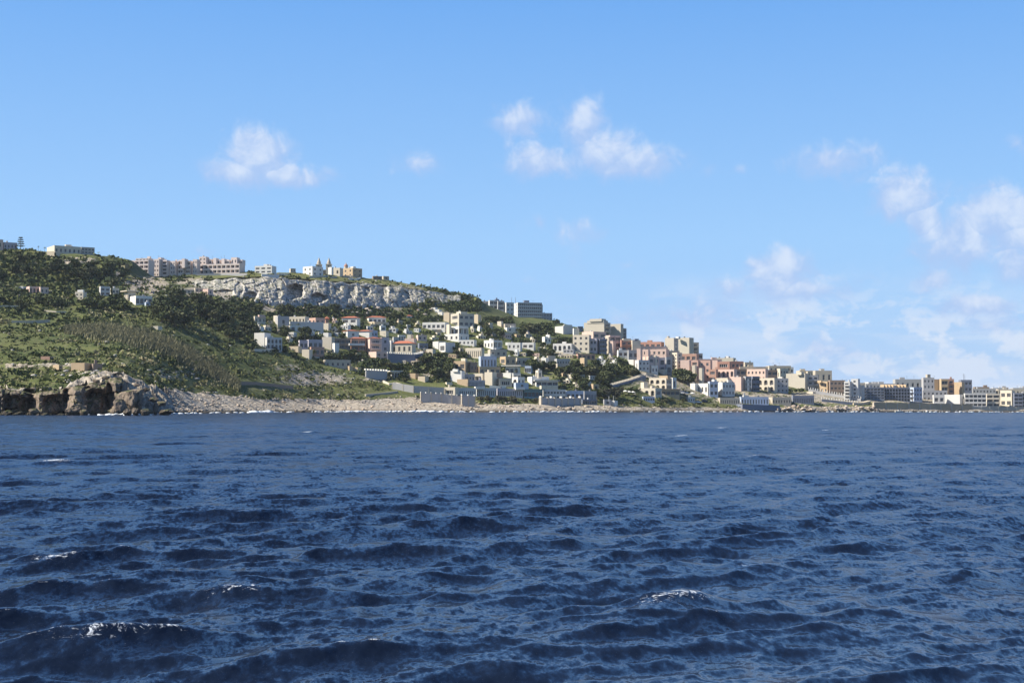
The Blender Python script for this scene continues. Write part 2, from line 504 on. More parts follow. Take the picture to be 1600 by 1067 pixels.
# where bare rock, dry grass and plants are, as rows of the photograph turned into places
SHORE_TOP = (np.array([-160, 0, 60, 100, 130, 165, 190, 240, 300, 360, 420, 500, 560, 640, 700, 760, 900, 1000, 1100, 1200, 1300, 1600, 1800]),
             np.array([606, 606, 612, 606, 592, 580, 584, 606, 613, 619, 624, 624, 626, 621, 626, 632, 633.5, 636, 637, 638, 636, 639, 640]))
def shore_top(x):
    return np.interp(x, *SHORE_TOP)

ROCKY = [  # ellipses of bare limestone: cx, cy, rx, ry, strength
    (470, 456, 190, 14, 1.0), (640, 466, 80, 13, .8), (230, 447, 40, 16, .75), (175, 430, 20, 10, .6), (120, 408, 40, 7, .6),
    (520, 478, 60, 9, .7), (585, 485, 70, 10, .55), (440, 478, 40, 14, .7), (490, 592, 60, 12, .75), (450, 575, 30, 8, .5),
    (130, 580, 50, 9, .5), (300, 440, 40, 8, .6), (270, 585, 60, 12, .45), (590, 590, 40, 8, .5), (90, 572, 60, 3, .6),
    (30, 573, 40, 3, .7), (430, 608, 60, 4, .4), (700, 490, 40, 14, .4), (740, 500, 40, 10, .4), (670, 585, 14, 6, .6), (960, 575, 40, 6, .4),
    (1010, 590, 25, 8, .8), (880, 553, 45, 4, .6), (25, 470, 20, 3, .2), (560, 540, 120, 30, .35), (720, 560, 130, 34, .35), (840, 590, 80, 20, .35),
    (1100, 600, 150, 30, .55), (1300, 622, 260, 14, .6), (1500, 630, 160, 10, .6)]
DRY = [(600, 442, 110, 14, .9), (520, 434, 110, 8, .8), (420, 432, 90, 6, .8), (60, 393, 60, 4, .8), (20, 536, 40, 8, .3), (500, 612, 200, 7, .45),
       (250, 500, 70, 12, .3), (1030, 632, 90, 6, .7), (730, 500, 60, 20, .3), (640, 536, 60, 10, .3)]
def field(x, y, L):
    v = np.zeros_like(x)
    for cx, cy, rx, ry, a in L:
        q = np.sqrt(((x - cx) / rx) ** 2 + ((y - cy) / ry) ** 2)
        v = np.maximum(v, a * np.clip(1.5 - q, 0, 1))
    return v

def on_cliff(x, y):
    return (x > 305) & (x < 690) & (y > np.interp(x, *CLIFF_TOP) - 0.5) & (y < np.interp(x, *CLIFF_BOT) - 1.5)

def strata(P, D):
    """stepped ledges of the rock shelf"""
    n = fbm(P[..., 0] / 14, P[..., 1] / 14, 21, 4)
    return n

def mat_hillside():
    def b(t, p):
        g = t.n('ShaderNodeNewGeometry').outputs['Position']
        rk = t.n('ShaderNodeAttribute', attribute_name='rock').outputs[2]
        dr = t.n('ShaderNodeAttribute', attribute_name='dry').outputs[2]
        n1 = t.noise(g, 0.05, 5.0, 0.6)
        n2 = t.noise(g, 0.45, 5.0, 0.65)
        n3 = t.noise(g, 1.6, 4.0, 0.6)
        grass = t.mix(t.ramp(n1, 0.38, 0.62), c4(0.065, 0.088, 0.026), c4(0.135, 0.150, 0.046))
        grass = t.mix(t.ramp(n2, 0.48, 0.66), grass, c4(0.18, 0.165, 0.085))
        grass = t.mix(t.ramp(n3, 0.35, 0.55, 0.55, 0.0), grass, c4(0.030, 0.044, 0.016))
        dry = t.mix(t.ramp(n2, 0.36, 0.62), c4(0.20, 0.185, 0.075), c4(0.115, 0.13, 0.045))
        col = t.mix(dr, grass, dry)
        vo = t.n('ShaderNodeTexVoronoi', feature='DISTANCE_TO_EDGE')
        t.put(vo.inputs['Vector'], t.vmath('ADD', g, t.noise(g, 0.7, 3.0, 0.6, out=1)))
        vo.inputs['Scale'].default_value = 0.32
        rock = t.mix(t.ramp(n2, 0.3, 0.7), c4(0.50, 0.445, 0.36), c4(0.34, 0.30, 0.245))
        rock = t.mix(t.ramp(n1, 0.35, 0.65), rock, c4(0.45, 0.38, 0.29))
        rock = t.mix(t.ramp(vo.outputs['Distance'], 0.0, 0.13, 0.6, 0.0), rock, c4(0.11, 0.095, 0.075))
        rock = t.mix(t.ramp(n3, 0.50, 0.66, 0.0, 0.7), rock, c4(0.13, 0.115, 0.095))
        Z = t.sep(g)[2]
        wet = t.ramp(t.math('ADD', Z, t.math('MULTIPLY', n2, 1.2)), 1.15, 2.0, 0.85, 0.0)
        rock = t.mix(wet, rock, c4(0.050, 0.043, 0.032))
        f = t.ramp(t.math('ADD', rk, t.math('MULTIPLY', t.math('SUBTRACT', n2, 0.5), 1.3)), 0.36, 0.60)
        col = t.mix(f, col, rock)
        t.put(p.inputs['Base Color'], col)
        bp = t.n('ShaderNodeBump'); bp.inputs['Distance'].default_value = 0.6; bp.inputs['Strength'].default_value = 0.8
        t.put(bp.inputs['Height'], t.math('ADD', n2, t.math('MULTIPLY', n3, 0.4)))
        t.nt.links.new(bp.outputs[0], p.inputs['Normal'])
        p.inputs['Roughness'].default_value = 0.95
        p.inputs['Specular IOR Level'].default_value = 0.1
    return principled('hillside_ground', b)

CLIFF_TOP = ([290, 330, 370, 440, 500, 560, 600, 640, 680, 720], [440, 437, 434, 434, 439, 443, 447, 451, 457, 463])
CLIFF_BOT = ([290, 330, 370, 440, 500, 560, 600, 640, 680, 720], [452, 460, 466, 473, 474, 476, 478, 478, 474, 470])
CAPE_TOP = ([-170, -40, 0, 12, 40, 60, 90, 105, 130, 160, 180, 190, 200], [608, 606, 605, 609, 612, 613, 609, 606, 603, 597, 588, 590, 600])
def build_terrain():
    xs = np.arange(-200, 1801, 2.5)
    ys, ds = cols_at(xs)
    lev = np.linspace(0, NS - 1, 235)
    li = np.minimum(lev.astype(int), NS - 2); lf = lev - li
    Yp = ys[:, li] * (1 - lf) + ys[:, li + 1] * lf
    Dp = ds[:, li] * (1 - lf) + ds[:, li + 1] * lf
    Xp = np.repeat(xs[:, None], len(lev), 1)
    # the ground is cut back behind the two cliff faces
    ct, cb = np.interp(Xp, *CLIFF_TOP), np.interp(Xp, *CLIFF_BOT)
    band = np.clip((Yp - ct + 1) / 3, 0, 1) * np.clip((cb - 5 - Yp) / 3, 0, 1) * np.clip((Xp - 300) / 25, 0, 1) * np.clip((690 - Xp) / 40, 0, 1)
    Dp = Dp + 26 * band
    cape = np.clip((Yp - np.interp(Xp, *CAPE_TOP) + 1) / 3, 0, 1) * np.clip((200 - Xp) / 12, 0, 1)
    Dp = Dp + 10 * cape
    P = worlds(Xp, Yp, Dp)
    rock = field(Xp, Yp, ROCKY)
    st = shore_top(Xp)
    sh = np.clip((Yp - st) / 3.0 + 0.5, 0, 1)
    rock = np.maximum(rock, sh * 1.2)
    dry = field(Xp, Yp, DRY)
    # relief: gentle hummocks on the slope, ledges on the rock
    hum = (fbm(P[..., 0] / 9, P[..., 1] / 9, 31, 4) - 0.5)
    led = (fbm(P[..., 0] / 17, P[..., 1] / 4.5, 41, 5, 0.55) - 0.5)
    edge = np.clip((ys[:, :1] - Yp) / 3.0, 0, 1)
    P[..., 2] += edge * (hum * 1.6 * (1 - np.clip(rock, 0, 1) * .5) + led * np.clip(rock, 0, 1) * 3.4)
    P[..., 2] += edge * np.clip(rock, 0, 1) * np.clip((285 - Xp) / 40, 0, 1) * (worley(P[..., 0] / 2.6, P[..., 1] / 2.2, 91)[0] - .5 + fbm(P[..., 0] / 1.7, P[..., 1] / 1.7, 92, 3) - .5) * 2.2
    # waterline, and the bed running down below it
    P[:, 0, 2] = -0.6
    bed = P[:, :1].copy(); bed[..., 1] -= 14; bed[..., 0] *= 1 - 14 / np.maximum(bed[..., 1], 1); bed[..., 2] = -5
    # the land behind the crest: level ground running back, then falling away
    crest = P[:, -1:].copy()
    back = []
    for k, (dd, dz) in enumerate(((25, 0.4), (70, -2.0), (150, -9.0), (320, -30.0))):
        b_ = crest.copy(); f = (crest[..., 1] + dd) / crest[..., 1]
        b_[..., 0] *= f; b_[..., 1] += dd; b_[..., 2] += dz
        back.append(b_)
    P = np.concatenate([bed, P] + back, 1)
    rock = np.concatenate([np.ones_like(rock[:, :1]), rock] + [rock[:, -1:]] * 4, 1)
    dry = np.concatenate([np.zeros_like(dry[:, :1]), dry] + [dry[:, -1:]] * 4, 1)
    nr, nc = P.shape[:2]
    me = mesh_np('hillside', P.reshape(-1, 3), grid_faces(nr, nc)[:, ::-1], mat_hillside(), False)
    attr(me, 'rock', rock); attr(me, 'dry', dry)
    tag(link('hillside', me), kind='structure')

build_terrain()

# ------------------------------------------------------------------ cliffs
def mat_limestone(name, warm, cold, dark, grass=0.0):
    def b(t, p):
        g = t.n('ShaderNodeNewGeometry').outputs['Position']
        gs = t.vmath('MULTIPLY', g, (1.0, 1.0, 0.45))
        n1 = t.noise(g, 0.10, 5.0, 0.6)
        n2 = t.noise(gs, 0.55, 6.0, 0.68, 0.4)
        n3 = t.noise(g, 2.2, 4.0, 0.6)
        col = t.mix(t.ramp(n1, 0.35, 0.65), c4(*warm), c4(*cold))
        col = t.mix(t.ramp(n2, 0.50, 0.68, 0.0, 0.85), col, c4(*dark))
        col = t.mix(t.ramp(n3, 0.55, 0.75, 0.0, 0.4), col, c4(*[c * 0.6 for c in cold]))
        nz = t.sep(t.n('ShaderNodeNewGeometry').outputs['Normal'])[2]
        if grass > 0:
            gf = t.math('MULTIPLY', t.ramp(nz, 0.55, 0.85, 0, grass), t.ramp(n2, 0.40, 0.55))
            col = t.mix(gf, col, c4(0.075, 0.09, 0.03))
        Z = t.sep(g)[2]
        wet = t.ramp(t.math('ADD', Z, t.math('MULTIPLY', n2, 1.0)), 1.0, 1.7, 0.8, 0.0)
        col = t.mix(wet, col, c4(0.045, 0.040, 0.030))
        t.put(p.inputs['Base Color'], col)
        bp = t.n('ShaderNodeBump'); bp.inputs['Distance'].default_value = 0.5; bp.inputs['Strength'].default_value = 0.9
        t.put(bp.inputs['Height'], t.math('ADD', n2, t.math('MULTIPLY', n3, 0.3)))
        t.nt.links.new(bp.outputs[0], p.inputs['Normal'])
        p.inputs['Roughness'].default_value = 0.95
        p.inputs['Specular IOR Level'].default_value = 0.1
    return principled(name, b)

def build_cliff(name, xr, top, bot, Dtop, Dbot, step, rows, relief, cell, mat, caves=(), lip=10.0, seed=0, fade=40, shear=None, brow=0.0, rough2=0.42, jag=1.2):
    xs = np.arange(xr[0], xr[1] + 0.1, step)
    v = np.linspace(0, 1, rows)
    X = np.repeat(xs[:, None], rows, 1)
    yt, yb = np.interp(xs, *top)[:, None], np.interp(xs, *bot)[:, None]
    Dt, Db = np.interp(xs, *Dtop)[:, None], np.interp(xs, *Dbot)[:, None]
    yt = yt + (fbm(xs / 13.0, xs * 0 + seed, seed + 3, 3)[:, None] - 0.5) * 7 * (rows > 30)
    Yp = yb + (yt - yb) * v
    D = Db + (Dt - Db) * v ** 1.3
    mx, mz = X * D / F, (640 - Yp) * D / F
    wv, we = worley(mx / cell[0] + 0.3 * fbm(mx / 4, mz / 4, seed + 5, 2), mz / cell[1], seed)
    w2, e2 = worley(mx / (cell[0] * .38), mz / (cell[1] * .45), seed + 50)
    disp = (wv - 0.4) * relief + (w2 - 0.5) * relief * rough2 - np.clip(0.16 - we, 0, 1) * relief * 2.0 - np.clip(0.2 - e2, 0, 1) * relief * 0.7
    disp += (fbm(mx / 22, mz / 22, seed + 8, 3) - 0.5) * relief * 1.8
    disp += (fbm(mx / 1.6, mz / 1.3, seed + 77, 3, .6) - .5) * jag
    if shear:
        disp += np.interp(X + 5 * (fbm(mz / 3, mx * 0, seed + 20, 2) - .5), *shear)
    disp += brow * np.exp(-((v - .82) / .13) ** 2)
    for cx, cy, rx, ry, dep in caves:
        q = np.sqrt(((X - cx) / rx) ** 2 + ((Yp - cy) / ry) ** 2) + 0.5 * (fbm(mx / 2.6, mz / 2.6, seed + int(cx), 3) - 0.5)
        disp -= dep * np.clip((1.1 - q) * 3.2, 0, 1)
    edge = np.clip(np.minimum(X - xr[0], xr[1] - X) / fade, 0, 1)
    topf = np.clip((1 - v) * 8, 0.25, 1)
    D = D - disp * topf * edge + (1 - edge) * 8
    P = worlds(X, Yp, D)
    skirt = P[:, :1].copy(); skirt[..., 2] -= 7.0; skirt[..., 1] += 1.0
    lipP = P[:, -1:].copy(); f = (lipP[..., 1] + lip) / lipP[..., 1]
    lipP[..., 0] *= f; lipP[..., 1] += lip; lipP[..., 2] += 0.3
    P = np.concatenate([skirt, P, lipP], 1)
    nr, nc = P.shape[:2]
    me = mesh_np(name, P.reshape(-1, 3), grid_faces(nr, nc)[:, ::-1], mat, False)
    return tag(link(name, me), kind='structure')

LIME = mat_limestone('pale_limestone', (0.55, 0.50, 0.43), (0.45, 0.43, 0.41), (0.17, 0.16, 0.15), 0.7)
CAPE = mat_limestone('brown_limestone', (0.27, 0.21, 0.155), (0.16, 0.13, 0.105), (0.032, 0.027, 0.022), 0.9)
build_cliff('inland_cliff', (290, 720), CLIFF_TOP, CLIFF_BOT,
            ([290, 370, 440, 500, 600, 720], [936, 938, 952, 982, 1038, 1092]), ([290, 370, 440, 500, 600, 720], [912, 900, 916, 946, 1003, 1074]),
            0.8, 60, 4.6, (7.0, 5.5), LIME,
            caves=((460, 456, 15, 12, 15), (497, 466, 13, 8, 9), (392, 462, 12, 7, 8), (374, 452, 8, 10, 4), (548, 458, 9, 10, 5), (435, 458, 6, 8, 4),
                   (598, 456, 10, 9, 5), (352, 458, 14, 6, 5), (527, 452, 7, 6, 4), (573, 455, 6, 9, 4), (632, 462, 9, 8, 4), (415, 446, 9, 5, 3)), seed=3)
build_cliff('sea_cliff', (-170, 200), CAPE_TOP, ([-170, 200], [651, 650]),
            ([-170, 0, 100, 160, 200], [391, 391, 393, 398, 406]), ([-170, 0, 100, 160, 200], [381, 381, 382, 384, 390]),
            0.6, 84, 3.4, (6.0, 4.2), CAPE,
            caves=((25, 634, 20, 18, 5), (5, 628, 14, 20, 5), (88, 634, 20, 18, 6), (106, 615, 9, 12, 4), (150, 628, 20, 22, 6), (137, 612, 10, 10, 4), (172, 620, 8, 24, 4), (48, 632, 10, 12, 4)),
            lip=14, seed=9, fade=6, brow=2.6, rough2=0.75, jag=2.6,
            shear=([-170, -80, -68, -8, 2, 48, 60, 103, 114, 170, 181, 200], [4, -4, 4, -3, 3, -4, 4, -4, 4, -5, 2, 0]))

# ------------------------------------------------------------------ buildings
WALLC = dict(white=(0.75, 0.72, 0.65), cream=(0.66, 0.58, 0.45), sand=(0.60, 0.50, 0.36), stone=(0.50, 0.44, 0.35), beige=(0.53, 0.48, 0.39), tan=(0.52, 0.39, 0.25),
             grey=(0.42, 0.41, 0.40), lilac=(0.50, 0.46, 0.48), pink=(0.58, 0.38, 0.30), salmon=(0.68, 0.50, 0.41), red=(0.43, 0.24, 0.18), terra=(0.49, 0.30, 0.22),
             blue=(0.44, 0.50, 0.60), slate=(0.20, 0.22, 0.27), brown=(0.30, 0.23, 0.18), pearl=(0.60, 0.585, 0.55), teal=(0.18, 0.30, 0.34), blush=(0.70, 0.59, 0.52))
def mat_wall(key):
    def b(t, p):
        c = WALLC[key]
        g = t.n('ShaderNodeNewGeometry').outputs['Position']
        n1 = t.noise(g, 0.35, 4.0, 0.6)
        streak = t.noise(t.vmath('MULTIPLY', g, (1.0, 1.0, 0.15)), 1.3, 4.0, 0.65)
        rnd = t.n('ShaderNodeObjectInfo').outputs['Random']
        col = t.mix(t.ramp(n1, 0.35, 0.7, 0.0, 0.22), c4(*c), c4(*[v * 0.80 for v in c]))
        col = t.mix(t.ramp(streak, 0.54, 0.74, 0.0, 0.35), col, c4(c[0] * 0.62, c[1] * 0.58, c[2] * 0.52))
        col = t.mix(t.math('MULTIPLY', rnd, 0.15), col, c4(c[0] * 0.8, c[1] * 0.78, c[2] * 0.74))
        t.put(p.inputs['Base Color'], col)
        p.inputs['Roughness'].default_value = 0.9
        p.inputs['Specular IOR Level'].default_value = 0.15
    return principled('plaster_' + key, b)

def mat_glass():
    def b(t, p):
        rnd = t.n('ShaderNodeObjectInfo').outputs['Random']
        t.put(p.inputs['Base Color'], t.mix(rnd, c4(0.012, 0.014, 0.018), c4(0.05, 0.05, 0.055)))
        p.inputs['Roughness'].default_value = 0.12
        p.inputs['Specular IOR Level'].default_value = 0.5
    return principled('dark_glass', b)
def mat_frame():
    return principled('window_frame_paint', None, (0.50, 0.48, 0.45), 0.6)
def mat_roofdeck():
    def b(t, p):
        g = t.n('ShaderNodeNewGeometry').outputs['Position']
        t.put(p.inputs['Base Color'], t.mix(t.noise(g, 0.6, 4.0, 0.6), c4(0.40, 0.37, 0.33), c4(0.60, 0.57, 0.52)))
    return principled('roof_screed', b)
def mat_tiles():
    def b(t, p):
        g = t.n('ShaderNodeNewGeometry').outputs['Position']
        t.put(p.inputs['Base Color'], t.mix(t.noise(g, 1.5, 4.0, 0.6), c4(0.50, 0.17, 0.09), c4(0.36, 0.13, 0.08)))
    return principled('clay_tiles', b)
def mat_metal():
    return principled('dull_metal', None, (0.16, 0.16, 0.17), 0.5, 0.5)

class MB:
    """collects quads / polygons of one part; build() links it as one mesh object"""
    def __init__(s):
        s.v, s.f, s.m = [], [], []
    def poly(s, pts, m=0):
        i = len(s.v)
        s.v += [tuple(p) for p in pts]
        s.f.append(list(range(i, i + len(pts)))); s.m.append(m)
    def box(s, o, ux, uy, uz, m=0):
        o, ux, uy, uz = Vector(o), Vector(ux), Vector(uy), Vector(uz)
        c = [o, o + ux, o + ux + uy, o + uy]
        d = [p + uz for p in c]
        s.poly(c[::-1], m); s.poly(d, m)
        for k in range(4):
            j = (k + 1) % 4
            s.poly([c[k], c[j], d[j], d[k]], m)
    def prism(s, base, h, r0, r1, n=10, m=0, cap=True):
        b = Vector(base)
        a = [(math.cos(2 * math.pi * k / n), math.sin(2 * math.pi * k / n)) for k in range(n)]
        lo = [b + Vector((c * r0, q * r0, 0)) for c, q in a]
        hi = [b + Vector((c * r1, q * r1, h)) for c, q in a]
        for k in range(n):
            j = (k + 1) % n
            s.poly([lo[k], lo[j], hi[j], hi[k]], m)
        if cap and r1 > 0.01:
            s.poly(hi, m)
    def mesh(s, name, mats):
        me = bpy.data.meshes.new(name)
        me.from_pydata(s.v, [], s.f)
        for mt in mats:
            me.materials.append(mt)
        if len(mats) > 1:
            me.polygons.foreach_set('material_index', np.array(s.m, dtype=np.int32))
        me.update()
        return me
    def build(s, name, mats, parent=None, loc=None):
        return link(name, s.mesh(name, mats if isinstance(mats, (list, tuple)) else [mats]), parent, loc)

def unit_window(bars):
    """1 x 1 window lying in the XZ plane, centred, facing -Y: pane with frame and glazing bars"""
    mb = MB()
    mb.poly([(-.5, 0, -.5), (.5, 0, -.5), (.5, 0, .5), (-.5, 0, .5)], 1)
    t, d = 0.055, 0.05
    for x0, x1, z0, z1 in [(-.5, .5, -.5, -.5 + t), (-.5, .5, .5 - t, .5), (-.5, -.5 + t, -.5 + t, .5 - t), (.5 - t, .5, -.5 + t, .5 - t)] + \
                          [(-.5 + (k + 1) / (bars + 1) - t * .4, -.5 + (k + 1) / (bars + 1) + t * .4, -.5 + t, .5 - t) for k in range(bars)]:
        mb.box((x0, -d, z0), (x1 - x0, 0, 0), (0, d * .9, 0), (0, 0, z1 - z0), 0)
    return mb.mesh('window', [mat_frame(), mat_glass()])
WIN = {1: unit_window(1), 2: unit_window(2), 3: unit_window(3)}

BUILT = []       # (label head, x0, x1, ytop, ybase) of every finished thing, for describing what stands beside it

KINDS = {  # opening: width share, height share, sill share, depth
    'w': (0.42, 0.46, 0.30, 0.25), 'W': (0.66, 0.48, 0.28, 0.30), 'g': (0.86, 0.70, 0.12, 0.25), 's': (0.40, 0.66, 0.14, 0.30),
    'L': (0.90, 0.58, 0.24, 1.0), 'l': (0.80, 0.60, 0.26, 1.5), 'b': (0.62, 0.68, 0.06, 0.4), 'r': (0.62, 0.74, 0.08, 0.9), 'c': (0.80, 0.82, 0.04, 1.2), 'n': (0, 0, 0, 0)}

def wall_face(mb, o, u, n, W, H, pat, root, yaw, wm, wins):
    """one facade from corner o along u (length W), height H, outward normal n; pat such as '3x4w'"""
    z = Vector((0, 0, 1))
    P = lambda a, h, d=0.0: o + u * a + z * h - n * d
    if not pat or pat == '0':
        mb.poly([P(0, 0), P(W, 0), P(W, H), P(0, H)]); return
    body, k = pat[:-1], pat[-1]
    rows, cols = [int(q) for q in body.split('x')]
    sw, sh, sill, dep = KINDS[k]
    top = 0.55 if H > 4 else 0.2                      # parapet strip above the top storey
    ch = (H - top) / rows; cw = W / cols
    mb.poly([P(0, H - top), P(W, H - top), P(W, H), P(0, H)])
    for i in range(rows):
        for j in range(cols):
            a0, h0 = j * cw, i * ch
            ww = sw * cw if k not in 'w' else min(sw * cw, 1.5)
            hh = sh * ch
            x0 = a0 + (cw - ww) / 2; x1 = x0 + ww
            z0 = h0 + sill * ch; z1 = z0 + hh
            A, B = a0, a0 + cw; C, D = h0, h0 + ch
            mb.poly([P(A, C), P(B, C), P(x1, z0), P(x0, z0)])
            mb.poly([P(B, C), P(B, D), P(x1, z1), P(x1, z0)])
            mb.poly([P(B, D), P(A, D), P(x0, z1), P(x1, z1)])
            mb.poly([P(A, D), P(A, C), P(x0, z0), P(x0, z1)])
            mb.poly([P(x0, z0), P(x1, z0), P(x1, z0, dep), P(x0, z0, dep)])
            mb.poly([P(x1, z0), P(x1, z1), P(x1, z1, dep), P(x1, z0, dep)])
            mb.poly([P(x1, z1), P(x0, z1), P(x0, z1, dep), P(x1, z1, dep)])
            mb.poly([P(x0, z1), P(x0, z0), P(x0, z0, dep), P(x0, z1, dep)])
            mb.poly([P(x0, z0, dep), P(x1, z0, dep), P(x1, z1, dep), P(x0, z1, dep)])
            if k == 'r':                               # arch: two spandrels close the upper corners
                R_ = ww / 2; cx = (x0 + x1) / 2; zc = z1 - min(R_, hh * 0.5)
                rz = z1 - zc
                arc = [(cx + R_ * math.cos(math.pi * q / 10), zc + rz * math.sin(math.pi * q / 10)) for q in range(11)]
                mb.poly([P(x1, z1, .04)] + [P(a, h, .04) for a, h in arc[5::-1]][::-1][::-1])
                mb.poly([P(x0, z1, .04)] + [P(a, h, .04) for a, h in arc[10:4:-1]])
            f = {'l': 0.62, 'L': 0.96, 'c': 0.9, 'r': 0.9}.get(k, 0.98)
            c = P((x0 + x1) / 2, z0 + hh * 0.49, dep - 0.03)
            wins.append((c, ww * f, hh * (0.96 if k != 'l' else 0.9), yaw, 1 if ww * f < 1.6 else 2 if ww * f < 3 else 3))
            if k == 'b':
                bb = MB()
                s0 = P(a0 + cw * .08, h0 + 0.02 * ch - 0.1) + n * 0.001
                bb.box(s0, u * (cw * .84), n * 1.25, z * 0.16)
                bb.box(s0 + n * 1.13 + z * 0.16, u * (cw * .84), n * 0.12, z * (0.26 * ch))
                bb.build('balcony', wm, root)

def oriented(x0, xs, x1, D, lit=False):
    """view-ray frame and turn of a block whose near vertical edge is seen at column xs"""
    az = math.atan2(pix_dir(xs, 600)[0], pix_dir(xs, 600)[1])
    v = Vector((math.sin(az), math.cos(az), 0)); r = Vector((math.cos(az), -math.sin(az), 0))
    k = math.hypot(D, D * math.tan(az)) / F / math.sqrt(1 + math.tan(az) ** 2) * (1 + math.tan(az) ** 2) ** 0.5
    a, b = (xs - x0) * D / F * math.cos(az), (x1 - xs) * D / F * math.cos(az)
    if lit:                                             # front turned a little towards the sun
        ph = R(-15) + min(az, 0.0); LA_ = min(max((a + b) * .5, 5.0), 9.0)
        LB_ = max((a + b) - LA_ * math.sin(-ph), 2.0) / math.cos(ph)
        return -r * math.sin(ph) + v * math.cos(ph), r * math.cos(ph) + v * math.sin(ph), LA_, LB_
    if a <= 0.1:
        ph = R(9)
    elif b <= 0.1:
        ph = R(64)
    else:
        ph = min(max(math.atan2(a, b), R(11)), R(62))
    lenA = a / math.sin(ph) if a > 0.1 else min(max(b, 6.0), 11.0)
    lenB = b / math.cos(ph) if b > 0.1 else 4.0
    if ph >= R(61):
        lenB = max(lenB, 4.0)
    lenA = min(max(lenA, 4.5 if a <= 0.1 or a > 3 else 3.5), 60); 
    Bd = r * math.cos(ph) + v * math.sin(ph)
    Ad = -r * math.sin(ph) + v * math.cos(ph)
    return Ad, Bd, lenA, lenB

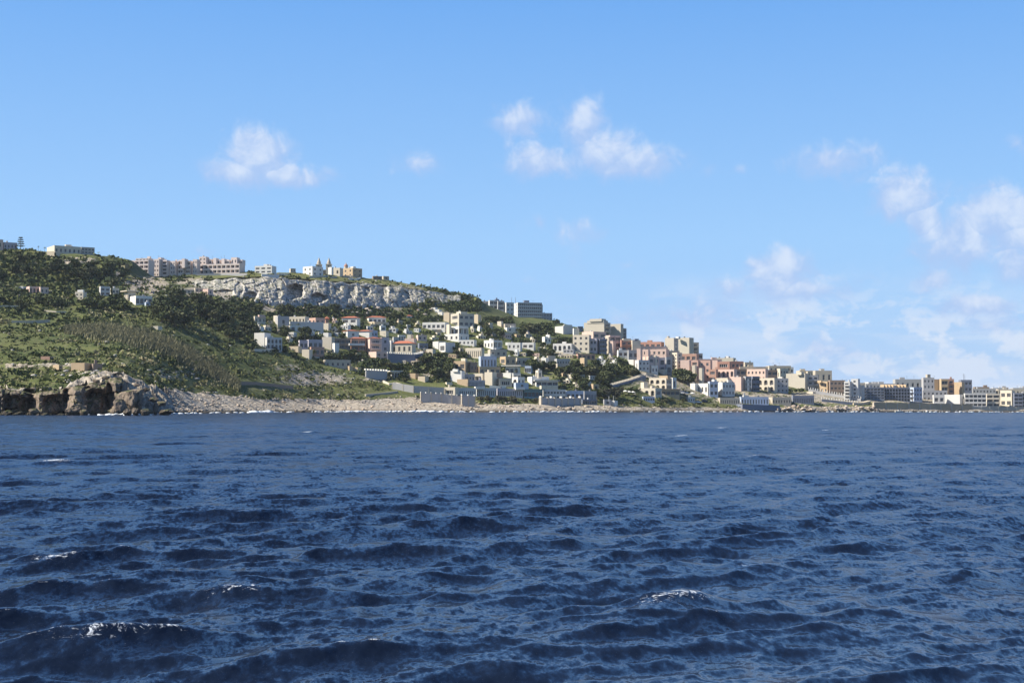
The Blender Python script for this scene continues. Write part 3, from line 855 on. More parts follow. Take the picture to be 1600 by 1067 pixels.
def block(root, spec, rng, Dfix=None):
    x0, xs, x1, yt, yb, colr = spec[:6]
    pa = spec[6] if len(spec) > 6 else '0'
    pb = spec[7] if len(spec) > 7 else '0'
    opt = spec[8] if len(spec) > 8 else {}
    xs = min(max(xs, x0), x1)
    D = opt.get('D') or (Dfix if opt.get('on') and Dfix else ground_D((x0 + x1) / 2, yb)) + opt.get('d', 0)
    if opt.get('lit'):
        xs = x0
    Ad, Bd, LA, LB = oriented(x0, xs, x1, D, opt.get('lit'))
    base = world(xs, yb, D) ; topz = world(xs, yt, D).z
    H = max(topz - base.z, 1.0)
    below = opt.get('below', 0.3 if opt.get('on') else 3.0)
    off = root.location
    o = base - off
    nA, nB = Vector((Ad.y, -Ad.x, 0)), Vector((Bd.y, -Bd.x, 0))
    if nA.dot(Bd) > 0: nA = -nA
    if nB.dot(Ad) > 0: nB = -nB
    wm = mat_wall(colr)
    z = Vector((0, 0, 1))
    mb, wins = MB(), []
    # facade B runs from the near edge along Bd; facade A from the far end back to the near edge
    yawB = math.atan2(Bd.y, Bd.x)
    wall_face(mb, o.copy(), Bd, nB, LB, H, pb, root, yawB, wm, wins)
    oA = o + Ad * LA
    yawA = math.atan2(-Ad.y, -Ad.x)
    wall_face(mb, oA, -Ad, nA, LA, H, pa, root, yawA, wm, wins)
    oC = o + Ad * LA + Bd * LB
    c = [o, o + Bd * LB, oC, oA]
    for k in (1, 2):
        p, q = c[k], c[k + 1] if k < 3 else c[0]
        mb.poly([p, q, q + z * H, p + z * H])
    for k in range(4):                                  # foundation down into the slope
        p, q = c[k], c[(k + 1) % 4]
        mb.poly([p - z * below, q - z * below, q, p])
    mb.build('wall', wm, root)
    for (cc, w, h, yaw, bars) in wins:
        ow = link('window', WIN[bars], root, cc)
        ow.scale = (max(w, .3), 1.0, max(h, .3)); ow.rotation_euler = (0, 0, yaw)
    # roof
    rf = MB()
    kind = opt.get('roof', 'flat')
    tc = [p + z * H for p in c]
    if kind == 'flat':
        t = 0.28; dp = 0.55
        ins = [o + Bd * t + Ad * t, o + Bd * (LB - t) + Ad * t, oC - Bd * t - Ad * t, oA + Bd * t - Ad * t]
        ti = [p + z * (H + 0.06) for p in ins]; to = [p + z * 0.06 for p in tc]; di = [p + z * (H - dp) for p in ins]
        for k in range(4):
            j = (k + 1) % 4
            rf.poly([tc[k], tc[j], to[j], to[k]], 0)
            rf.poly([to[k], to[j], ti[j], ti[k]], 0)
            rf.poly([ti[k], ti[j], di[j], di[k]], 0)
        rf.poly(di, 1)
        roof_o = rf.build('roof', [wm, mat_roofdeck()], root)
        nclut = opt.get('clutter', 3 if LA * LB > 200 else 1 if LA * LB > 70 else 0)
        for q in range(nclut + (rng.random() < 0.4)):
            fa, fb = rng.uniform(.2, .75), rng.uniform(.15, .75)
            pp = o + Ad * (LA * fa) + Bd * (LB * fb) + z * (H - dp)
            kk = rng.random()
            if kk < 0.25:
                m_ = MB(); w_ = min(2.4, LB * .2, LA * .25)
                m_.box(pp, Bd * w_ * 1.5, Ad * w_, z * 2.0)
                m_.build('stair_hut', wm, roof_o)
            elif kk < 0.68:
                m_ = MB(); m_.prism(pp, 0.5, .12, .12, 6); m_.prism(pp + z * .5, 1.1, .6, .6, 10)
                m_.build('water_tank', [mat_wall('pearl') if rng.random() < .5 else mat_metal()], roof_o)
            else:
                m_ = MB(); m_.prism(pp, 3.2, .06, .05, 6)
                m_.box(pp + z * 2.6 - Bd * .6, Bd * 1.2, Ad * .06, z * .06); m_.box(pp + z * 3.0 - Bd * .4, Bd * .8, Ad * .06, z * .06)
                m_.build('antenna', [mat_metal()], roof_o)
    elif kind == 'tile':
        e = 0.5; hh = opt.get('rh', 1.5)
        ev = [o - Bd * e - Ad * e, o + Bd * (LB + e) - Ad * e, oC + Bd * e + Ad * e, oA - Bd * e + Ad * e]
        ev = [p + z * (H + .02) for p in ev]
        mid = (ev[0] + ev[1] + ev[2] + ev[3]) / 4
        long_ = Bd if LB > LA else Ad
        hl = abs(LB - LA) / 2 + 0.2
        r1, r2 = mid - long_ * hl + z * hh, mid + long_ * hl + z * hh
        lo = [p - z * .18 for p in ev]
        for k in range(4):
            rf.poly([lo[k], lo[(k + 1) % 4], ev[(k + 1) % 4], ev[k]])
        if LB > LA:
            rf.poly([ev[0], ev[1], r2, r1]); rf.poly([ev[2], ev[3], r1, r2]); rf.poly([ev[1], ev[2], r2]); rf.poly([ev[3], ev[0], r1])
        else:
            rf.poly([ev[0], ev[1], r1]); rf.poly([ev[1], ev[2], r2, r1]); rf.poly([ev[2], ev[3], r2]); rf.poly([ev[3], ev[0], r1, r2])
        rf.poly(lo[::-1])
        rf.build('roof', [mat_tiles()], root)
    elif kind == 'slab':
        e = opt.get('over', 1.6)
        p = o - Bd * e - Ad * e + z * (H + .01)
        rf.box(p, Bd * (LB + 2 * e), Ad * (LA + 2 * e), z * 0.45)
        rf.build('roof', [wm], root)
    return D

def building(label, name, cat, blocks, group=None):
    rng = random.Random(hash(label) % 99991 if False else sum(ord(c) * (i + 1) for i, c in enumerate(label)))
    f = blocks[0]
    D0 = (f[8].get('D') if len(f) > 8 and f[8].get('D') else ground_D((f[0] + f[2]) / 2, f[4]) + (f[8].get('d', 0) if len(f) > 8 else 0))
    root = link(name, None, None, world((f[0] + f[2]) / 2, f[4], D0))
    root.empty_display_size = 0.5
    for s in blocks:
        block(root, s, rng, D0)
    head = label.split('|')[0].strip()
    tag(root, label.replace('|', ' ').replace('  ', ' '), cat, group)
    BUILT.append((head, min(b[0] for b in blocks), max(b[2] for b in blocks), min(b[3] for b in blocks), max(b[4] for b in blocks)))
    return root

T = dict(roof='tile'); S = dict(roof='slab'); ON = dict(on=1)
TOWN = [
 # --- hilltop, left
 ('pale house at the left edge|of the hilltop, beside the tiered pine', 'house', 'house', [(3, 6, 27, 378.5, 390, 'lilac', '0', '1x4w'), (-9, -6, 5, 374, 390, 'salmon', '0', '1x1w', {'d': -3})]),
 ('long cream house on the hilltop|with a rounded lit end and flat roof', 'house', 'house', [(73, 85, 127, 383.5, 397, 'cream', '0', '1x6w'), (126, 127, 148, 386, 396.5, 'beige', '0', '2x4W'), (73, 86, 96, 392.5, 400, 'sand', '0', '0', {'d': -6})]),
 ('low pinkish villa with a porch|half hidden in trees below the hilltop', 'villa', 'villa', [(41, 46, 62, 447.5, 459, 'salmon', '1x1w', '1x3r'), (60, 63, 76, 448.5, 460, 'salmon', '0', '1x2w')]),
 ('short white wall|left of the low pinkish villa', 'garden_wall', 'wall', [(24, 36, 38, 447.5, 452, 'white', '0', '0', {'clutter': 0})]),
 ('small cream house behind the round yellow-green bush', 'house', 'house', [(117, 130, 133, 456, 469, 'cream', '2x2w', '0'), (127, 130, 132, 453, 457, 'white', '0', '0', ON)]),
 ('white-roofed house with green shutters|behind the dark cypress on the left slope', 'house', 'house', [(156, 157, 172, 447.5, 462, 'pearl', '0', '2x2W'), (172, 175, 186, 450, 468, 'cream', '0', '2x2W')]),
 ('small round-fronted cream house|left of the blue-glazed villa', 'house', 'house', [(194, 200, 212, 455.5, 471, 'cream', '1x2w', '1x2W', S)]),
 ('white villa with a blue glazed front|and a blank lit side wall', 'villa', 'villa', [(203, 212, 238, 462, 476, 'white', '0', '1x4g'), (226, 228, 240, 472, 479, 'blue', '0', '1x2W')]),
 ('tiny white shed on the wooded slope|below the pale pink apartments', 'shed', 'shed', [(275, 277, 280, 462, 466, 'white', '0', '0', {'clutter': 0})]),
 # --- ridge apartments
 ('pale pink apartment block on the ridge|with framed loggias, leftmost of the row', 'apartment_block', 'apartments', [(203, 207, 241, 407, 434, 'blush', '0', '4x4l', {'D': 975}), (212, 214, 240, 404, 407.5, 'blush', '0', '1x4W', {'D': 990, 'on': 1})]),
 ('cream stair block with small windows|between the two pale pink ridge blocks', 'apartment_block', 'apartments', [(240, 241, 254, 405, 433, 'blush', '0', '4x2w', {'D': 988}), (247, 249, 252, 402.5, 406, 'blush', '0', '0', {'D': 991, 'on': 1})]),
 ('narrow pale pink apartment block on the ridge|with one column of dark balconies', 'apartment_block', 'apartments', [(253, 256, 266, 406.5, 430, 'blush', '0', '4x1L', {'D': 990})]),
 ('pinkish-white apartment terrace on the ridge|with stepped party walls', 'apartment_block', 'apartments', [(266, 268, 279, 408, 429, 'blush', '0', '3x2w', {'D': 992}), (278, 280, 291, 406.5, 428, 'blush', '0', '3x2L', {'D': 993}), (284, 285, 288, 404.5, 412, 'blush', '0', '0', {'D': 991}), (290, 292, 302, 407.5, 428, 'blush', '0', '3x2L', {'D': 994}), (301, 303, 313, 405.5, 428, 'blush', '0', '3x2w', {'D': 994})]),
 ('large cream apartment block on the ridge|with a jagged stepped roofline', 'apartment_block', 'apartments',
  [(311, 317, 383, 413.5, 429, 'blush', '0', '2x9l', {'D': 1000}), (311, 314, 327, 401.5, 414, 'blush', '0', '2x2w', {'D': 1003, 'on': 1}), (326, 328, 334, 405, 414, 'blush', '0', '1x1W', {'D': 1004, 'on': 1}), (333, 337, 340, 403.5, 414, 'blush', '0', '0', {'D': 1003, 'on': 1}), (339, 341, 348, 406, 414, 'blush', '0', '1x1W', {'D': 1004, 'on': 1}),
   (346, 349, 352, 404.5, 414, 'blush', '0', '0', {'D': 1003, 'on': 1}), (351, 352, 363, 406, 414, 'blush', '0', '1x2W', {'D': 1004, 'on': 1}), (361, 364, 375, 402.5, 414, 'blush', '0', '1x2w', {'D': 1004, 'on': 1}), (374, 375, 383.5, 406, 414, 'blush', '0', '1x2W', {'D': 1005, 'on': 1})]),
 ('white two-storey house alone on the ridge|right of the ridge apartments', 'house', 'house', [(398, 406, 432, 416, 428, 'white', '0', '2x3W')]),
 ('tiny hut on the ridge|left of the church spires', 'hut', 'hut', [(452, 454, 462, 419.5, 425, 'beige', '0', '1x2w', {'clutter': 0})]),
 ('white cube house beside the church spires|with a shaded right-hand front', 'house', 'house', [(473, 488, 505, 416, 431, 'white', '2x2w', '2x2w')]),
 ('cream house with trees before it|between the second spire and the church dome', 'house', 'house', [(516, 531, 536, 418.5, 431, 'cream', '1x2w', '0'), (515, 518, 521, 417.5, 430, 'white')]),
 ('tan stone house on the ridge|standing just right of the church dome', 'house', 'house', [(536, 551, 566, 418.5, 433, 'tan', '2x2w', '2x2w'), (549, 552, 556, 416.5, 419, 'white', '0', '0', ON), (534, 548, 550, 430.5, 434, 'sand', '0', '0', {'clutter': 0})]),
 ('ruined stone hut on the sloping ridge|right of the tan stone house', 'hut', 'ruin', [(582, 583, 597, 431.5, 437.5, 'brown', '0', '1x2W', {'clutter': 0}), (596, 599, 608, 431.5, 438, 'stone', '0', '1x1w', {'clutter': 0})]),
 ('low sandstone ruin at the foot of the cliff|above the wood', 'ruin', 'ruin', [(278, 281, 304, 452, 458, 'sand', '0', '1x4W', {'clutter': 0}), (303, 305, 324, 450, 457, 'stone', '0', '1x3W', {'clutter': 0})]),
 ('small pink-walled house under the grey cliff|at the top of the wood', 'house', 'house', [(317, 325, 333, 451.5, 461, 'salmon', '0', '1x1w')]),
 # --- upper villas, centre-left
 ('cream house half hidden by dark trees|leftmost of the villas below the cliff', 'house', 'house', [(395, 398, 415, 494, 506, 'cream', '0', '1x3w'), (403, 405, 414, 492, 495, 'salmon', '0', '0', ON)]),
 ('long grey house with a cream corner wall|below the cliff', 'house', 'house', [(430, 434, 452, 494, 511, 'grey', '0', '1x1w'), (428, 433, 439, 493, 505, 'cream')]),
 ('long low cream house with four windows|left of the coral house', 'house', 'house', [(451, 453, 483, 495, 506, 'cream', '0', '1x5w')]),
 ('coral-pink house with a dark tiled lean-to|at the end of the cream house', 'house', 'house', [(482, 493, 508, 496.5, 508, 'pink', '1x2w', '1x2w'), (508, 509, 514, 498, 506, 'red', '0', '0', T)]),
 ('long grey retaining wall with a white end block|below the coral house', 'retaining_wall', 'wall', [(452, 453, 506, 502.5, 516, 'pearl', '0', '0', {'clutter': 0}), (504, 513, 516, 505, 516, 'cream', '0', '0', {'clutter': 0})]),
 ('white arched garden house among palms|left of the beige tower block', 'house', 'house', [(449, 453, 473, 508.5, 518, 'white', '0', '1x2r'), (453, 459, 461, 519, 526, 'white')]),
 ('narrow white outhouse|above the plain beige block house', 'outhouse', 'outhouse', [(506, 513, 516, 520, 530, 'white')]),
 ('white cubic villa with arched lower windows|alone at the left end of the village', 'villa', 'villa', [(397, 413, 423, 520, 541, 'white', '0', '0'), (409, 417, 441, 527, 545, 'pearl', '0', '2x4r', {'d': -6})]),
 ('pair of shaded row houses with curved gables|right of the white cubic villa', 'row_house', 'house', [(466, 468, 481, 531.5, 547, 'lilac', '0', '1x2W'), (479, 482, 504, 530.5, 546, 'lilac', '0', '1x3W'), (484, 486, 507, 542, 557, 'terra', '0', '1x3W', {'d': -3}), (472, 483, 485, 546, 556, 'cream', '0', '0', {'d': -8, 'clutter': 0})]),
 ('plain beige block house behind the tamarisk', 'house', 'house', [(503, 518, 520, 526.5, 546, 'beige')]),
 ('broken sandy garden wall|below the shaded row houses', 'garden_wall', 'wall', [(449, 466, 470, 541, 549, 'sand', '0', '0', {'clutter': 0})]),
 ('brown villa with a dark glazed upper floor|left of the red-roofed twin villas', 'villa', 'villa', [(521, 523, 548, 528.5, 546, 'brown', '0', '2x3L'), (520, 523, 530, 536, 551, 'white', '0', '0', {'d': -6, 'clutter': 0})]),
 ('terracotta villa with deep verandas|and a thin red roof edge', 'villa', 'villa', [(547, 549, 572, 528.5, 549, 'terra', '0', '2x2L', dict(roof='tile', rh=0.8)), (543, 546, 570, 536.5, 539, 'white', '0', '0', dict(on=1, d=-6, clutter=0))]),
 ('tall pink three-storey villa with pale balcony bands|and a shaded right wing', 'villa', 'villa', [(571, 578, 596, 528, 555, 'salmon', '0', '3x1b', dict(roof='tile', rh=0.8)), (595, 596, 608, 527, 551, 'lilac', '0', '2x1w'), (576, 588, 606, 549.5, 559, 'salmon', '0', '1x2w', {'d': -8})]),  # right wing in lilac: its shade is put into the plaster colour
 ('white bungalow with a red roof edge|behind the terracotta villa', 'bungalow', 'house', [(536, 543, 561, 516.5, 528, 'white', '0', '1x1w', dict(roof='tile', rh=0.8)), (560, 577, 580, 517, 528, 'white', '0', '0', dict(roof='tile', rh=0.7)), (578, 580, 590, 516.5, 527, 'blue', '0', '1x2w')]),
 ('white house with a long red roof|left of the twin red-roofed house', 'house', 'house', [(534, 545, 563, 496.5, 507, 'white', '0', '1x2W', dict(roof='tile', rh=1.0))]),
 ('white house with a red roof and sandy terrace|upper right of the red-roofed pair', 'house', 'house', [(573, 576, 603, 495.5, 505, 'white', '0', '1x4W', dict(roof='tile', rh=1.0)), (567, 585, 608, 502.5, 507, 'sand', '0', '0', {'d': -5, 'clutter': 0})]),
 ('small white pool house|below the left end of the red-roofed house with the sandy terrace', 'house', 'house', [(572, 574, 583, 509.5, 517, 'white', '0', '1x2W')]),
 ('white hut with one wide window|above the blue end of the bungalow', 'hut', 'hut', [(593, 595, 603, 509, 518, 'white', '0', '1x1W')]),
 ('windowless cream cube|right of the bungalow', 'house', 'house', [(594, 603, 606, 517, 526, 'cream')]),
 ('tiny red-roofed hut on the scrub slope|above the villas', 'hut', 'hut', [(633, 635, 644, 493.5, 497, 'white', '0', '1x1w', dict(roof='tile', rh=0.8))]),
 ('cream villa with an orange tiled roof|on the dark terrace wall', 'villa', 'villa', [(612, 616, 650, 536.5, 554, 'cream', '0', '1x4w', dict(roof='tile', rh=1.6)), (632, 646, 651, 529, 541, 'salmon', '1x1w', '0'), (636, 640, 646, 523, 530, 'cream', '0', '0')]),
 ('grey house with arched porch|behind the orange-roofed villa', 'house', 'house', [(613, 615, 624, 526.5, 540, 'grey', '0', '1x1w'), (622, 623, 634, 523.5, 533, 'white', '0', '1x3r'), (607, 611, 614, 532, 552, 'white', '0', '0')]),
 ('flat pinkish garden house|right of the orange-roofed villa', 'house', 'house', [(650, 653, 667, 523.5, 533, 'salmon', '0', '1x2w'), (652, 655, 669, 536, 546, 'slate', '0', '1x2W')]),
 ('leaning white wall panel|among palms below the grey garden house', 'garden_wall', 'wall', [(667, 676, 678, 545.5, 555, 'cream', '0', '0', {'clutter': 0})]),
 ('long white single-storey villa|with four dark windows below the scrub slope', 'villa', 'villa', [(660, 666, 702, 504, 516, 'white', '0', '1x5W')]),
 ('big sandstone house with an arched lit end|highest on the slope', 'house', 'house', [(704, 717, 741, 489.5, 511, 'beige', '2x1W', '2x3W'), (693, 702, 707, 488.5, 503, 'sand', '0', '0'), (740, 747, 752, 491.5, 506, 'sand', '0', '0'), (713, 720, 730, 487, 491, 'cream', '0', '0', ON)]),
 ('narrow white stair wall running down the scrub|left of the big sandstone house', 'stair_wall', 'wall', [(673, 680, 682, 480.5, 484, 'white', '0', '0', {'clutter': 0}), (680, 686, 688, 483.5, 488, 'white', '0', '0', {'clutter': 0}), (686, 691, 693, 487.5, 492.5, 'white', '0', '0', {'clutter': 0})]),
 ('white two-tier villa with tall piers|below the big sandstone house', 'villa', 'villa', [(702, 717, 732, 509.5, 525, 'white', '1x2W', '1x2l'), (694, 717, 733, 521.5, 533, 'white', '1x3w', '1x2w', {'d': -4}), (700, 702, 705, 507, 523, 'cream')]),
 ('white block house with a plain lit corner|below the two-tier villa', 'house', 'house', [(686, 696, 711, 535, 552, 'pearl', '1x1W', '0'), (676, 685, 697, 533.5, 546, 'pearl', '0', '1x2w')]),
 ('low bluish-white house|right of the plain white block house', 'house', 'house', [(716, 724, 745, 531.5, 540, 'white', '0', '1x4w')]),
 ('white villa with a bowed front|on a sandstone basement', 'villa', 'villa', [(756, 771, 785, 531.5, 546, 'white', '1x3w', '1x2l'), (762, 766, 792, 546, 558, 'stone', '0', '1x3w', {'d': -2}), (790, 797, 799, 535, 541, 'white')]),
 ('yellow-cream hall with upright ribs|left of the blue-shaded terrace house', 'hall', 'hall', [(727, 752, 755, 543.5, 560, 'cream', '1x8s', '0')]),
 ('white terrace house with a blue-shaded front|below the bowed white villa', 'house', 'house', [(748, 751, 776, 556.5, 575, 'blue', '0', '1x5s'), (743, 766, 776, 553, 559, 'white', '0', '0')]),  # shade of the white front is painted in as blue plaster
 ('brown stone villa with a square chimney tower', 'villa', 'villa', [(708, 727, 737, 564, 580, 'tan', '1x2W', '1x1w'), (724, 727, 730, 560, 565, 'cream', '0', '0', ON), (733, 735, 746, 566, 582, 'brown', '0', '1x2w'), (742, 749, 782, 573, 585, 'tan', '0', '1x4W'), (729, 741, 744, 572, 576, 'cream', '0', '0', {'clutter': 0})]),
 ('white villa with a lit blank end|low on the slope beside the picket terrace', 'villa', 'villa', [(704, 721, 725, 579.5, 598, 'white', '0', '0'), (722, 723, 742, 584.5, 597, 'grey', '0', '1x4w'), (740, 754, 756, 583.5, 597, 'cream', '1x1W', '0'), (712, 715, 717, 577, 580, 'white', '0', '0', ON)]),  # grey block is the villa's shaded part, shade carried by the plaster
 ('tan terrace wall with a picket fence front|below the lit blank villa', 'terrace_wall', 'wall', [(714, 731, 733, 592.5, 602, 'tan', '0', '0', {'clutter': 0}), (732, 733, 758, 594, 604, 'lilac', '0', '1x12s', {'clutter': 0})]),
 ('tall cream house with a sloping side wall|right of the picket terrace', 'house', 'house', [(757, 769, 776, 581.5, 603, 'cream', '0', '0'), (769, 773, 774, 590, 602, 'cream'), (774, 776, 786, 583, 600, 'brown', '0', '1x1W')]),
 ('rough tan house with three dark windows|right of the blue-shaded terrace house', 'house', 'house', [(781, 790, 806, 557, 571, 'tan', '1x1W', '1x2w'), (806, 808, 829, 559, 571, 'stone', '0', '1x3w')]),
 ('white villa with a broad flat overhanging roof|and tall glazing', 'villa', 'villa', [(790, 793, 813, 572, 585, 'white', '0', '1x3g', dict(roof='slab', over=2.2)), (820, 822, 833, 572, 583, 'blue', '0', '1x3g')]),
 ('white terrace wall with blue glazed bay|below the overhanging roof villa', 'house', 'house', [(784, 798, 803, 582.5, 591, 'white', '0', '0'), (801, 802, 814, 583, 594, 'pearl', '0', '1x2W')]),
 ('small white and blue house|above the teal awning', 'house', 'house', [(800, 809, 820, 589, 602, 'white', '1x1r', '1x2w'), (800, 806, 826, 598, 607, 'blue', '0', '1x1w', {'d': -4})]),
 ('grey stone garden house|left of the small white and blue house', 'house', 'house', [(776, 780, 800, 591, 605, 'stone', '1x1w', '1x1W')]),
 ('long white bungalow with three dark doorways|on the middle slope', 'bungalow', 'house', [(793, 801, 816, 535.5, 547, 'white', '0', '1x3w'), (816, 820, 837, 535.5, 546, 'white', '0', '1x2W'), (840, 843, 846, 542, 548, 'cream')]),
 ('small white house with a chimney stack|beside the dark conifers', 'house', 'house', [(847, 851, 861, 526, 537, 'white', '0', '1x2w'), (857, 858.5, 860, 523, 527, 'white', '0', '0', ON)]),
 ('long white house with arched windows|left of the palm-fronted cream villa', 'house', 'house', [(864, 872, 897, 537, 549, 'white', '0', '1x4r'), (880, 882, 899, 546, 552, 'grey', '0', '1x3W', {'d': -3})]),
 ('cream house lost in trees|under the far grey hotel', 'house', 'house', [(763, 765, 770, 504.5, 514, 'cream', '0', '0'), (779, 783, 786, 502, 511, 'cream')]),
 ('white stepped house with small dark windows|under the far grey hotel', 'house', 'house', [(786, 789, 806, 506, 516, 'stone', '0', '1x3w'), (788, 792, 812, 511.5, 519, 'white', '0', '1x2w', {'d': -3})]),
 ('white warehouse-like block|left of the big beige gable', 'house', 'house', [(867, 880, 896, 509.5, 522, 'pearl', '0', '0'), (895, 896.5, 905, 513, 526, 'white', '0', '0'), (880, 882, 894, 507.5, 511, 'white', '0', '0', {'d': 6}), (902, 903, 911, 510, 519, 'slate', '0', '2x2W', {'d': 10})]),
 # --- far hotel
 ('large grey-blue hotel far behind the hill|with rows of vertical balcony bays', 'hotel', 'hotel', [(801, 809, 847, 472.5, 505, 'pearl', '6x2w', '6x12l', {'D': 1300}), (838, 840, 863, 489, 506, 'grey', '0', '3x5w', {'D': 1310}), (818, 819, 827, 469.5, 473, 'slate', '0', '0', {'D': 1306, 'on': 1}), (838, 840, 848, 476, 490, 'grey', '0', '0', {'D': 1315})]),
 ('cluster of white stepped flats|just left of the far grey hotel', 'apartment_block', 'apartments', [(750, 752, 763, 470.5, 484, 'grey', '0', '2x2W', {'D': 1290}), (763, 765, 778, 469, 490, 'pearl', '0', '3x2L', {'D': 1285}), (777, 778, 788, 470, 492, 'grey', '0', '3x1L', {'D': 1280}), (787, 791, 803, 472.5, 494, 'pearl', '0', '3x2w', {'D': 1278}), (772, 774, 780, 467.5, 471, 'slate', '0', '0', {'D': 1292, 'on': 1})]),
 # --- middle slope
 ('ruined wall corner with a white end|beside three dark cypresses', 'ruin', 'ruin', [(848, 853, 855, 559, 568, 'white', '0', '0', {'clutter': 0}), (855, 856, 868, 556, 567, 'stone', '0', '0', {'clutter': 0})]),
 ('grey flat-roofed house with a pale terrace rail|below the arcade wall', 'house', 'house', [(866, 870, 891, 560.5, 571, 'grey', '0', '1x5w'), (868, 871, 898, 568, 576, 'stone', '0', '0', {'d': -4, 'clutter': 0})]),
 ('white villa with a square tower and verandas|in the low palm gardens', 'villa', 'villa', [(824, 831, 858, 588.5, 603, 'white', '0', '1x3W'), (838, 841, 847, 578.5, 590, 'cream', '1x1s', '1x1s', ON), (836, 838, 872, 595, 604, 'pearl', '0', '1x4L', dict(roof='slab', over=1.0, d=-4)), (843, 846, 872, 602.5, 608, 'cream', '0', '0', {'d': -8, 'clutter': 0})]),
 ('brick-brown arcade wall|below the palm-fronted cream villa', 'arcade_wall', 'wall', [(900, 903, 930, 553, 562, 'terra', '0', '1x4r', {'clutter': 0}), (907, 913, 918, 559, 573, 'tan', '0', '0', {'clutter': 0})]),
 ('orange-cream hut with a doorway|low on the slope left of the diagonal wall', 'hut', 'hut', [(922, 927, 936, 600, 610, 'tan', '0', '1x1w'), (915, 918, 924, 596, 603, 'cream')]),
 ('small white shed in the wood|left of the lit tan hut', 'shed', 'shed', [(887, 894, 899, 585, 593, 'cream', '0', '0', {'clutter': 0})]),
 # --- pink complex
 ('big blank beige gable end|of the tallest apartments above the salmon terraces', 'apartment_block', 'apartments', [(912, 944, 954, 503.5, 532, 'beige', '0', '4x1b'), (917, 943, 950, 500.5, 504.5, 'beige', '0', '0', ON), (921, 940, 947, 498, 501.5, 'beige', '0', '0', ON)]),
 ('second blank beige gable end|with a dark stepped side, right of the biggest gable', 'apartment_block', 'apartments', [(954, 970, 974, 506, 535, 'beige', '0', '0'), (971, 972, 979, 513, 536, 'grey', '0', '4x1b', {'d': -2})]),
 ('palm-fronted cream villa|with a green-shuttered front', 'villa', 'villa', [(895, 904, 924, 523.5, 550, 'cream', '3x1W', '3x3w'), (922, 925, 935, 529, 551, 'lilac', '0', '2x2W', {'d': -3})]),
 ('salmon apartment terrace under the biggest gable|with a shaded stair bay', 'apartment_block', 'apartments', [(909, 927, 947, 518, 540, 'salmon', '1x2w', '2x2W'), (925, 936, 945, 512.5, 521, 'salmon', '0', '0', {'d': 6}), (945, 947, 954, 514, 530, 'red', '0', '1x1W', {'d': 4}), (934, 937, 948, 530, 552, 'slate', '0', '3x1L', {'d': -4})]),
 ('salmon corner block with lit pilasters|right of the shaded stair bay', 'apartment_block', 'apartments', [(946, 953, 970, 524, 553, 'salmon', '0', '3x2L'), (946, 951, 954, 526, 551, 'cream', '3x1w', '0', {'d': -4}), (955, 958, 959.5, 533, 553, 'salmon', '0', '0', {'d': -6})]),
 ('brick-red flats with small balconies|below the second beige gable', 'apartment_block', 'apartments', [(969, 971, 988, 531, 557, 'red', '0', '3x2b'), (964, 966, 981, 547, 559, 'white', '0', '1x2W', {'d': -4}), (972, 974, 986, 529, 532, 'cream', '0', '0', ON)]),
 ('narrow cream apartment slab|between the brick-red flats and the red-topped block', 'apartment_block', 'apartments', [(986, 988, 1001, 531.5, 560, 'cream', '0', '0'), (980, 982, 997, 547, 562, 'grey', '0', '1x2W', {'d': -4}), (990, 992, 998, 529.5, 532, 'slate', '0', '0', ON)]),
 ('red-topped salmon block with two wide windows', 'apartment_block', 'apartments', [(999, 1001, 1038, 534.5, 556, 'red', '0', '2x4W'), (997, 1004, 1046, 546, 566, 'salmon', '0', '2x6w', {'d': -4}), (995, 1001, 1004, 545, 574, 'salmon', '0', '0', {'d': -6}), (1008, 1012, 1014, 546, 572, 'salmon', '0', '0', {'d': -8})]),
 ('lower salmon and cream flats with tall arches|below the red-topped block', 'apartment_block', 'apartments', [(1003, 1014, 1030, 557, 579, 'salmon', '0', '2x2W'), (1027, 1030, 1050, 559, 582, 'lilac', '0', '2x2r'), (1020, 1024, 1027, 556, 578, 'cream', '0', '0', {'d': -4}), (1040, 1041, 1050, 558, 583, 'grey', '0', '2x1r', {'d': -4})]),
 ('windowless white cube|leftmost of the houses at the foot of the salmon flats', 'house', 'house', [(982, 990, 993, 562, 570, 'white', '0', '0')]),
 ('two-storey pale grey house|at the foot of the red-topped block', 'house', 'house', [(992, 998, 1015, 562.5, 580, 'pearl', '1x1w', '2x3w')]),
 ('low white house with two windows|right of the two-storey pale grey house', 'house', 'house', [(1014, 1018, 1028, 571, 584, 'white', '0', '1x2w')]),
 ('blank cream garage|below the tall arches of the lower flats', 'garage', 'garage', [(1028, 1038, 1041, 577, 585, 'cream', '0', '0')]),
 ('tall blank beige tower|left of the twin beige tower with balconies', 'apartment_block', 'apartments', [(1039, 1053, 1060, 528, 566, 'beige', '0', '6x1w')]),
 ('tall beige tower with dark side balconies|highest of the right-hand flats', 'apartment_block', 'apartments', [(1057, 1077, 1084, 527.5, 560, 'beige', '0', '0'), (1078, 1080, 1092, 535, 562, 'stone', '0', '4x1b', {'d': -3}), (1083, 1084, 1098, 552, 570, 'grey', '0', '2x2L', {'d': -3}), (1058, 1060, 1063, 526, 529, 'white', '0', '0', ON)]),
 ('cream stair tower with narrow windows|below the tall beige towers', 'apartment_block', 'apartments', [(1050, 1058, 1066, 551, 580, 'cream', '5x2w', '5x1w')]),
 ('salmon terrace with brick-red bays|below the tallest tower', 'apartment_block', 'apartments', [(1063, 1068, 1092, 553, 578, 'terra', '0', '2x3W'), (1063, 1074, 1080, 563, 585, 'salmon', '2x1w', '0', {'d': -5}), (1072, 1080, 1082, 562, 582, 'pink', '0', '0', {'d': -7})]),
